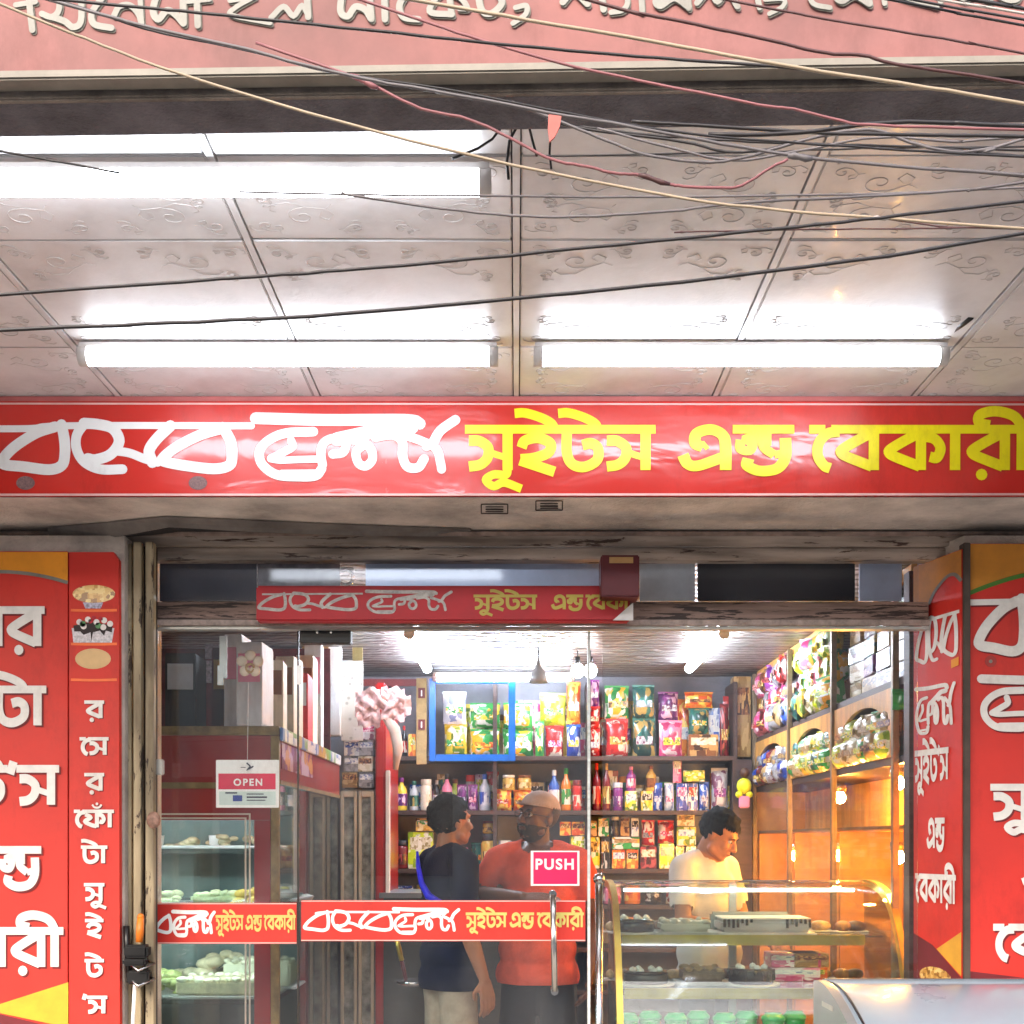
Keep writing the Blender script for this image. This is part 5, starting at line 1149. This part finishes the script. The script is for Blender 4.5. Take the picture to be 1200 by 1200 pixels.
# ------------------------------------------------------------------ opposite side of the street (seen only in reflections)
ob = thing('opposite_building', 'plain grey building across the street behind the viewer', 'building')
box('wall', mat('grey_facade', '8c8880', .8, var=.2, vscale=.6), -14, 14, -9.2, -9, 0, 4.6, ob)
for i in range(8):
    for j in range(1): box('window', mat('dark_window', '1f252b', .1), -12.5+i*3.4, -11.1+i*3.4, -8.99, -8.95, 1.0+j*2.9, 2.4+j*2.9, ob)

# ------------------------------------------------------------------ overhead cables
CABLE = {'black': mat('cable_black', '1b1719', .5), 'cream': mat('cable_cream', '94846f', .5), 'pink': mat('cable_pink', '855255', .5), 'grey': mat('cable_grey', '5f5a5c', .5), 'brown': mat('cable_brown', '4a2a2a', .5), 'white': mat('cable_white', 'a8a09a', .5)}
WR = [
 ('cream', 1.62, 2.0, 'cream cable running from top left corner down across the first lamp', [(0, 5), (100, 45), (215, 88), (400, 143), (600, 193), (800, 232), (923, 247), (1027, 255), (1200, 268)]),
 ('grey', 1.66, 2.2, 'grey twisted cable sagging from top left under the address letters', [(60, 0), (160, 28), (290, 58), (363, 78), (440, 95), (517, 108), (643, 132), (733, 147), (800, 160), (927, 182), (1067, 196), (1200, 205)]),
 ('black', 1.70, 1.6, 'thin black cable twisted beside the grey one from top left', [(56, -4), (168, 33), (296, 61), (395, 86), (520, 104), (640, 128), (800, 156), (1000, 172), (1200, 184)]),
 ('black', 1.58, 2.0, 'black cable crossing the pink board to right of centre', [(77, 0), (233, 15), (400, 32), (560, 49), (667, 59), (800, 70), (933, 80), (1033, 95), (1200, 121)]),
 ('pink', 1.64, 1.9, 'pink cable dropping from pink board to lower right', [(423, 0), (567, 48), (673, 78), (767, 98), (890, 123), (930, 128), (987, 142), (1033, 147), (1200, 152)]),
 ('cream', 1.55, 2.4, 'thick cream cable sloping across the pink board to right edge', [(483, 0), (617, 23), (800, 55), (933, 79), (1083, 102), (1200, 121)]),
 ('brown', 1.60, 2.2, 'dark wavy cable over the second address word', [(690, 0), (737, 13), (800, 25), (900, 47), (967, 62), (1013, 65), (1050, 75), (1200, 98)]),
 ('brown', 1.68, 1.6, 'thin dark red cable near the top right letters', [(853, 0), (967, 22), (1133, 50), (1200, 63)]),
 ('black', 1.57, 1.6, 'lower thin black cable in the top right corner', [(1043, 0), (1120, 15), (1200, 30)]),
 ('black', 1.61, 1.6, 'middle thin black cable in the top right corner', [(1073, 0), (1130, 11), (1200, 23)]),
 ('black', 1.52, 2.2, 'topmost black cable in the top right corner', [(1120, -4), (1160, 3), (1200, 10)]),
 ('white', 1.56, 1.6, 'white cable in the top right corner', [(1085, -3), (1140, 6), (1200, 16)]),
 ('pink', 1.74, 2.0, 'knotted pink rope-like cable hanging under the beam', [(300, 50), (410, 88), (443, 103), (493, 127), (550, 140), (600, 163), (647, 187), (687, 195), (720, 203), (750, 205), (783, 215), (800, 218), (857, 220), (877, 213), (900, 198), (923, 187)]),
 ('grey', 1.80, 1.5, 'straight dark cable just below the first lamp', [(280, 225), (400, 228), (600, 230), (777, 231), (1000, 228), (1067, 226), (1200, 220)]),
 ('grey', 1.72, 1.8, 'sagging dark cable below the first lamp', [(400, 226), (420, 230), (540, 247), (633, 254), (700, 253), (800, 246), (867, 238), (1013, 230), (1133, 223), (1200, 214)]),
 ('black', 1.50, 2.3, 'upper long black cable rising to the right across ceiling', [(0, 345), (300, 324), (400, 317), (600, 299), (800, 279), (933, 266), (1033, 255), (1200, 236)]),
 ('black', 1.47, 2.6, 'lower long black cable rising to the right above the lamps', [(0, 387), (233, 377), (400, 368), (600, 350), (800, 330), (1040, 300), (1200, 273)]),
 ('brown', 1.85, 1.1, 'thin cable near right edge of the ceiling', [(790, 272), (933, 269), (1060, 268), (1200, 266)]),
 ('brown', 1.88, 1.1, 'thin cable branching down from the cable crossing at right', [(1030, 255), (1100, 265), (1200, 269)]),
 ('black', 1.90, 1.5, 'short black cable dipping into the first lamp at left', [(-60, 165), (0, 177), (60, 188), (140, 203)]),
 ('grey', 1.86, 2.0, 'upper looping cable in the bundle under the beam', [(600, 120), (667, 147), (717, 167), (750, 180), (800, 188), (840, 190), (883, 182), (933, 167), (983, 155), (1027, 153), (1067, 167), (1117, 178), (1167, 173), (1200, 163)]),
 ('black', 1.92, 1.8, 'lower looping cable in the bundle under the beam', [(640, 140), (690, 152), (800, 166), (850, 178), (900, 175), (950, 162), (1013, 155), (1053, 160), (1087, 173), (1200, 183)]),
 ('black', 1.83, 2.4, 'thick black cable at top of the right bundle', [(740, 142), (800, 146), (900, 152), (967, 156), (1080, 158), (1200, 160)]),
 ('black', 1.78, 2.8, 'thickest black cable close below the beam at right', [(830, 158), (933, 156), (1033, 144), (1110, 144), (1200, 148)]),
 ('black', 1.94, 1.6, 'middle cable in the right bundle', [(680, 148), (760, 158), (860, 165), (960, 169), (1080, 172), (1200, 176)]),
 ('black', 1.87, 1.6, 'low cable leaving the knot at right of the bundle', [(930, 184), (990, 190), (1080, 197), (1200, 207)]),
 ('black', 1.96, 1.3, 'flat cable behind the bundle at right', [(640, 183), (800, 180), (900, 178), (1010, 174), (1200, 172)]),
 ('grey', 1.89, 1.7, 'slack grey cable behind the bundle centre', [(700, 150), (780, 172), (860, 188), (940, 176), (1030, 161), (1120, 166), (1200, 160)]),
]
for (c, d, wpx, lab, pts) in WR:
    p3 = [W(x, y, d) for x, y in pts]
    if pts[0][0] <= 80 or pts[0][1] <= 2: e = (p3[0]-p3[1]).normalized(); p3 = [p3[0]+e*2.4, p3[0]+e*.8]+p3
    if pts[-1][0] >= 1199: e = (p3[-1]-p3[-2]).normalized(); p3 = p3+[p3[-1]+e*.8, p3[-1]+e*2.4]
    out = []
    Pp = [p3[0]*2-p3[1]]+p3+[p3[-1]*2-p3[-2]]
    for i in range(1, len(Pp)-2):
        a, b, cc_, dd = Pp[i-1:i+3]
        for k in range(5):
            t_ = k/5; out.append(.5*((2*b)+(cc_-a)*t_+(2*a-5*b+4*cc_-dd)*t_*t_+(3*b-a-3*cc_+dd)*t_**3))
    out.append(p3[-1]); rr = random.Random(lab)
    out = [q+Vector((0, 0, rr.uniform(-.0006, .0006))) for q in out]
    o = MB().tube(out, wpx*d/FPX*.88, 8).build('cable', CABLE[c]); tag(o, lab, 'cable', 'overhead cables')
tt = [('tape_knot', 'frayed pink tape knot on the rope cable below beam left', 'tape', 1.735, [(410, 88), (428, 96), (443, 103)], 3.6, 'pink'),
      ('cable_splice', 'grey taped joint in the cable bundle right of centre', 'tape', 1.66, [(923, 183), (937, 184), (952, 186)], 4.2, 'grey'),
      ('cable_tie', 'pale tie where two cables cross at right', 'tape', 1.56, [(1022, 256), (1032, 256), (1042, 255)], 2.6, 'white'),
      ('rope_wrap', 'brown wrapped section on the pink rope cable', 'tape', 1.735, [(748, 205), (765, 210), (785, 216)], 3.2, 'brown')]
for nm, lab, cat, d, pts, w, c in tt:
    q = [W(x, y, d) for x, y in pts]; o = MB().tube([q[0], q[0].lerp(q[1], .5)+Vector((0, 0, .001)), q[1], q[1].lerp(q[2], .5)-Vector((0, 0, .001)), q[2]], [w*.6*d/FPX, w*d/FPX, w*.8*d/FPX, w*d/FPX, w*.6*d/FPX], 8).build(nm, CABLE[c]); tag(o, lab, cat)
for lab, c, w, pts in (('short black drop wire left of the ceiling centre joint', 'black', 2.0, [(587, 150), (577, 163), (560, 174), (530, 186)]), ('black drop wire at the ceiling centre joint', 'black', 2.2, [(606, 148), (597, 165), (594, 190), (596, 210)]), ('black drop wire right of the ceiling centre joint', 'black', 2.0, [(620, 148), (624, 165), (629, 183)]), ('thin black drop wire below the red cloth strip', 'black', 1.8, [(645, 160), (644, 180), (646, 198)])):
    o = MB().tube([W(x, y, 2.28) for x, y in pts], w*2.28/FPX*.75, 8).build('drop_wire', CABLE[c]); tag(o, lab, 'wire', 'short drop wires')
t = MB(); P = [(643, 134), (658, 136), (656, 148), (650, 160), (644, 166), (642, 150)]
o = t.poly([W(x, y, 1.655) for x, y in P], (0, .004, 0)).build('cloth_strip', mat('faded_red_cloth', 'c06a62', .8)); tag(o, 'small faded red cloth strip tied on a cable under the beam', 'cloth')
o = MB().tube([W(1117, 388, 3.25), W(1127, 378, 3.2), W(1138, 371, 3.15)], [.006, .012, .009], 8).build('cable_bracket', M['black']); tag(o, 'small black bracket at the right end of the last lamp', 'bracket')

# ------------------------------------------------------------------ people
from mathutils import noise
def cap(mb, a, b, ra, rb=None):
    rb = ra if rb is None else rb; a, b = Vector(a), Vector(b); n = 5
    mb.tube([a.lerp(b, k/n) for k in range(n+1)], [ra+(rb-ra)*k/n for k in range(n+1)], 14); mb.ball(a, ra, 2); mb.ball(b, rb, 2)
def xf(mb, mtx, i0=0):
    for i in range(i0, len(mb.v)): mb.v[i] = tuple(mtx @ Vector(mb.v[i]))
def remesh(mb, name, m, parent, vox, smooth=3, wr=0, wf=8, clip=None):
    me = mb.mesh(name, m); o = bpy.data.objects.new(name, me); COL.objects.link(o)
    r = o.modifiers.new('r', 'REMESH'); r.mode = 'VOXEL'; r.voxel_size = vox; r.use_smooth_shade = True
    if smooth: q = o.modifiers.new('s', 'SMOOTH'); q.iterations = smooth; q.factor = .5
    bpy.context.view_layer.update(); dg = bpy.context.evaluated_depsgraph_get()
    me2 = bpy.data.meshes.new_from_object(o.evaluated_get(dg)); o.modifiers.clear(); o.data = me2
    me2.materials.clear(); me2.materials.append(m)
    if wr:
        for v in me2.vertices:
            c = v.co; a = noise.noise(Vector((c.x*wf*1.4, c.y*wf*1.4, c.z*wf*.75)))+.5*noise.noise(Vector((c.x*wf*3+5, c.y*wf*3, c.z*wf*1.6)))
            v.co = c+v.normal*a*wr
    me2.polygons.foreach_set('use_smooth', [True]*len(me2.polygons)); me2.update(); o.parent = parent; return o
def hand(mb, w, dirn, side, palm_n, curl=.5, s=1):
    """palm plus four unequal curled fingers and a thumb"""
    d_ = Vector(dirn).normalized(); n_ = Vector(palm_n); n_ = (n_-d_*n_.dot(d_)).normalized(); x_ = d_.cross(n_)*side
    w = Vector(w)
    for k in (-1.5, -.5, .5, 1.5): cap(mb, w+d_*.015+x_*k*.012, w+d_*.085+x_*k*.019, .013, .0105)
    for k, ln in zip((-1.5, -.5, .5, 1.5), (.036, .046, .05, .044)):
        p = w+d_*.088+x_*k*.0205; a1, a2, a3 = curl*.6, curl*1.3, curl*1.9
        for a, f in ((a1, 1), (a2, .7), (a3, .55)):
            q = p+(d_*math.cos(a)+n_*math.sin(a))*ln*f; cap(mb, p, q, .0088, .0078); p = q
    p = w+d_*.025+x_*.026; q = p+(d_*.7+x_*.75+n_*.3).normalized()*.042; cap(mb, p, q, .012, .0105); cap(mb, q, q+(d_*.95+n_*.35).normalized()*.032, .0100, .0085)
def person(label, loc, rz, s, skin, arms, head, shirt_m, trouser_m, hair_m, belly=0, sleeve=.75, hair='short', beard=False, capm=None, glasses=False, seed=0):
    t = thing('person', label, 'person', loc, rz)
    S = Matrix.Scale(s, 4); mb = MB(); v = Vector
    SH = {-1: v((-.185, .01, 1.375)), 1: v((.185, .01, 1.375))}
    # torso, neck
    for z, rx, ry, y in ((.96, .155, .105, .0), (1.06, .15, .10+belly*.3, -.0), (1.18, .155, .105, .005), (1.29, .165, .11, .008), (1.36, .14, .09, .01)): mb.ball((0, y, z), 1, 3, (rx, ry, .10))
    cap(mb, (0, .015, 1.36), (0, .012, 1.43), .058, .054)
    for q in (-1, 1): cap(mb, (q*.06, .015, 1.42), SH[q]+v((-q*.01, 0, 0)), .04, .05)
    for q in (-1, 1):
        e, w, hd_, pn, cu = arms[q]; cap(mb, SH[q], e, .05, .038); cap(mb, e, v(e).lerp(v(w), .4), .039, .038); cap(mb, v(e).lerp(v(w), .4), w, .038, .025)
        hand(mb, w, hd_, q, pn, cu)
    for q in (-1, 1):
        cap(mb, (q*.075, 0, .86), (q*.10, -.01, .50), .066, .055); cap(mb, (q*.10, -.01, .50), (q*.105, .02, .10), .052, .036)
    # head
    i0 = len(mb.v); H = Matrix.Translation(head[0]) @ Euler((R(head[2]), R(head[3]), 0)).to_matrix().to_4x4()
    H = Matrix.Translation(head[0]) @ Matrix.Rotation(R(head[1]), 4, 'Z') @ Matrix.Rotation(R(head[2]), 4, 'X') @ Matrix.Rotation(R(head[3]), 4, 'Y')
    mb.ball((0, .012, .035), 1, 3, (.073, .092, .085)); mb.ball((0, -.02, -.035), 1, 3, (.058, .066, .07)); mb.ball((0, -.062, -.083), .022, 2, (1.2, .9, .9))
    cap(mb, (0, -.084, .014), (0, -.104, -.022), .009, .0135); mb.ball((-.012, -.094, -.027), .009, 2); mb.ball((.012, -.094, -.027), .009, 2)
    cap(mb, (-.034, -.072, .03), (.034, -.072, .03), .0125)
    for q in (-1, 1): mb.ball((q*.036, -.058, -.018), .026, 2); mb.ball((q*.074, .012, -.002), 1, 2, (.010, .019, .031)); cap(mb, (q*.05, -.01, -.06), (q*.02, -.055, -.08), .02, .018)
    cap(mb, (-.02, -.083, -.052), (.02, -.083, -.052), .0075); cap(mb, (-.016, -.080, -.063), (.016, -.080, -.063), .0085)
    xf(mb, H, i0); cap(mb, (0, .015, 1.42), H @ Vector((0, .022, -.045)), .054, .048); xf(mb, S); remesh(mb, 'body', skin, t, .0058, 3)
    def hp(nm, m, fn, sm=True):
        q = MB(); fn(q); xf(q, S @ H); return q.build(nm, m, t)
    ir = mat('eye_dark', '120c0a', .2)
    for q in (-1, 1):
        hp('eye', mat('eye_white', 'cfc8c0', .3), lambda b: b.ball((q*.029, -.0712, .008), .0105, 2)); hp('iris', ir, lambda b: b.ball((q*.029, -.0777, .008), .0062, 2))
        hp('eyebrow', hair_m, lambda b: b.tube([(q*.014, -.086, .026), (q*.03, -.088, .031), (q*.047, -.078, .026)], [.0025, .0035, .002], 6))
    hp('lips', mat('lip_brown', '6e3a30', .5), lambda b: b.tube([(-.023, -.084, -.055), (-.008, -.0925, -.055), (.008, -.0925, -.055), (.023, -.084, -.055)], [.002, .0045, .0045, .002], 6))
    # hair shell
    def shell(b, sq, off, keep, rough=.003, sub=4):
        bm = bmesh.new(); bmesh.ops.create_icosphere(bm, subdivisions=sub, radius=1)
        rr = random.Random(seed)
        for vv in bm.verts:
            k = 1+rough*20*noise.noise(vv.co*6+Vector((seed, 0, 0))); vv.co = Vector((vv.co.x*sq[0]*k+off[0], vv.co.y*sq[1]*k+off[1], vv.co.z*sq[2]*k+off[2]))
        bmesh.ops.delete(bm, geom=[f for f in bm.faces if not keep(f.calc_center_median())], context='FACES'); bm.verts.index_update()
        b.add([vv.co[:] for vv in bm.verts], [[vv.index for vv in f.verts] for f in bm.faces], True); bm.free()
    if not capm:
        hp('hair', hair_m, lambda b: shell(b, (.083, .103, .096), (0, .016, .043), lambda c: (c.z > .062 if c.y < -.03 else c.z > (.02 if c.y < .012 else -.06)) , .008))
    else:
        hp('cap', capm, lambda b: shell(b, (.083, .104, .083), (0, .012, .05), lambda c: c.z > .055, .0005))
        hp('cap_brim', capm, lambda b: b.lathe([(.085, 0), (.086, .006)], (0, -.015, .052), 20, .9, 1.25))
        hp('hair', hair_m, lambda b: shell(b, (.079, .098, .086), (0, .016, .035), lambda c: -.03 < c.z < .062 and c.y > .02, .002))
    if beard:
        hp('beard', hair_m, lambda b: (shell(b, (.0635, .076, .078), (0, -.022, -.038), lambda c: c.z < -.035-.25*max(0, -.075-c.y)*4 and c.y < .02 and not (c.z > -.066 and abs(c.x) < .026 and c.y < -.06), .004), b.tube([(-.03, -.084, -.047), (-.012, -.094, -.043), (.012, -.094, -.043), (.03, -.084, -.047)], [.003, .0055, .0055, .003], 6)))
    if glasses:
        def gl(b):
            for q in (-1, 1):
                b.tube([(q*.03+.021*math.cos(a*.524), -.098, .006+.015*math.sin(a*.524)) for a in range(13)], .0018, 6); b.tube([(q*.051, -.097, .01), (q*.08, .0, .012)], .0018, 6)
            b.tube([(-.009, -.099, .01), (.009, -.099, .01)], .0018, 6)
        hp('glasses', M['black'], gl)
    # shirt
    q_ = MB()
    for z, rx, ry, y in ((.84, .19+belly*.5, .145+belly*.6, -.01-belly*.3), (.96, .178+belly*.6, .14+belly, -.01-belly*.5), (1.06, .176+belly*.6, .135+belly*1.1, -.008-belly*.5), (1.18, .178+belly*.3, .132+belly*.7, 0), (1.29, .186, .13, .006), (1.355, .165, .107, .01)): q_.ball((0, y, z), 1, 3, (rx, ry, .135 if z < 1.1 else .105))
    for k in (-1, 1):
        e = v(arms[k][0]); cap(q_, (k*.055, .015, 1.425), SH[k], .047, .066); cap(q_, SH[k], SH[k].lerp(e, sleeve), .066, .060)
    xf(q_, S); o = remesh(q_, 'shirt', shirt_m, t, .011, 5, .011, 7)
    # trim the shirt flat at hem and open the neck
    bm = bmesh.new(); bm.from_mesh(o.data)
    bmesh.ops.bisect_plane(bm, geom=bm.verts[:]+bm.edges[:]+bm.faces[:], plane_co=(0, 0, .80*s), plane_no=(0, 0, -1), clear_outer=True)
    for k in (-1, 1):
        e = v(arms[k][0])*s; a = SH[k]*s; dd = (e-a).normalized(); pc = a.lerp(e, sleeve+.02)
        fs = [f for f in bm.faces if (f.calc_center_median()-pc).dot(dd) > 0 and (f.calc_center_median()-pc).length < .085 and f.calc_center_median().x*k > (.200+belly*.6)*s]
        bmesh.ops.delete(bm, geom=fs, context='FACES')
    fs = [f for f in bm.faces if f.calc_center_median().z > 1.405*s and (v((f.calc_center_median().x, f.calc_center_median().y, 0))-v((0, -.012*s, 0))).length < .078*s]
    bmesh.ops.delete(bm, geom=fs, context='FACES'); bm.to_mesh(o.data); bm.free()
    q_ = MB(); 
    for z in (.84, .93): q_.ball((0, 0, z), 1, 3, (.150, .108, .085))
    for k in (-1, 1): cap(q_, (k*.078, 0, .84), (k*.105, -.01, .50), .094, .080); cap(q_, (k*.105, -.01, .50), (k*.11, .015, .11), .080, .068)
    xf(q_, S); remesh(q_, 'trousers', trouser_m, t, .013, 4, .006, 6)
    for k in (-1, 1):
        b = MB(); cap(b, (k*.11, .03, .05), (k*.12, -.14, .04), .045, .038); xf(b, S); b.build('shoe', M['black'], t)
    return t
def cloth(n, c, v_=.15): return mat(n, c, .85, var=v_, vscale=14, bump=.5, bscale=420, spec=.2)
hairm = mat('black_hair', '08070a', .7, var=.3, spec=.15, vscale=60, bump=.8, bscale=260, stretch=(3, 3, .6))
skinA = mat('skin_warm', 'a8714f', .5, var=.08, bump=.1, bscale=300); skinB = mat('skin_deep', '704a38', .45, var=.1, bump=.1, bscale=300)
V_ = Vector
pa = person('man in navy black shirt and beige trousers turned away beside the shelves', (XW(527, 5.35), 5.35, .104), R(118), .945, skinA,
 {-1: (V_((-.235, .03, 1.10)), V_((-.235, -.06, .86)), (0, -.2, -1), (1, 0, 0), .5), 1: (V_((.23, -.05, 1.12)), V_((.10, -.27, 1.16)), (-.5, -.8, .2), (0, .4, -1), .9)},
 (V_((0, -.01, 1.555)), 8, -4, 0), cloth('navy_black_cloth', '141a33'), cloth('beige_trouser_cloth', 'b5aa96'), hairm, 0, .72, seed=2)
inv = (Matrix.Translation(pa.location) @ Matrix.Rotation(pa.rotation_euler.z, 4, 'Z')).inverted()
mb = MB(); bl = [W(489, 998, 5.13), W(490, 1015, 5.11), W(494, 1035, 5.11), W(502, 1050, 5.11), W(517, 1057, 5.10)]; mb.tube(bl, [.005, .010, .012, .017, .008], 8); xf(mb, inv); mb.build('blue_reflection', mat('vivid_blue_reflection', '0a0af0', .4), pa)  # blue stripe paints a lamp's reflection onto the shirt
person('bearded man in red shirt, glasses and flat cap standing behind the door', (XW(630, 5.5), 5.5, .104), R(-6), .955, skinB,
 {-1: (V_((-.29, .0, 1.21)), V_((-.04, -.29, 1.21)), (1, -.25, -.02), (0, .6, -1), .35), 1: (V_((.275, .03, 1.12)), V_((.26, -.10, .88)), (-.1, -.3, -1), (-1, 0, 0), .5)},
 (V_((0, -.02, 1.565)), -42, -8, 4), cloth('coral_red_cloth', 'e85c3e'), cloth('dark_denim', '1d222c'), mat('grey_black_beard', '352b26', .8, var=.4, vscale=90), .018, .70, beard=True, capm=cloth('taupe_cap_cloth', 'c2aaa0'), glasses=True, seed=5)
pc = person('man in cream tee looking down behind the cake counter', (XW(828, 5.6), 5.6, .104), R(48), .925, skinA,
 {-1: (V_((-.25, -.03, 1.12)), V_((-.10, -.26, 1.08)), (.6, -.7, -.2), (0, .3, -1), .6), 1: (V_((.25, -.05, 1.12)), V_((.12, -.28, 1.06)), (-.5, -.8, -.1), (0, .3, -1), .6)},
 (V_((0, -.07, 1.53)), 14, 30, 0), cloth('cream_tee_cloth', 'd2d2ce', .08), cloth('grey_trouser_cloth', '33363c'), hairm, .01, .7, seed=8)
inv = (Matrix.Translation(pc.location) @ Matrix.Rotation(pc.rotation_euler.z, 4, 'Z')).inverted()
# names of repeated labels must stay single
for l_, ns_ in LABELS.items():
    if len(ns_) > 1: print('DUP LABEL', l_, ns_)
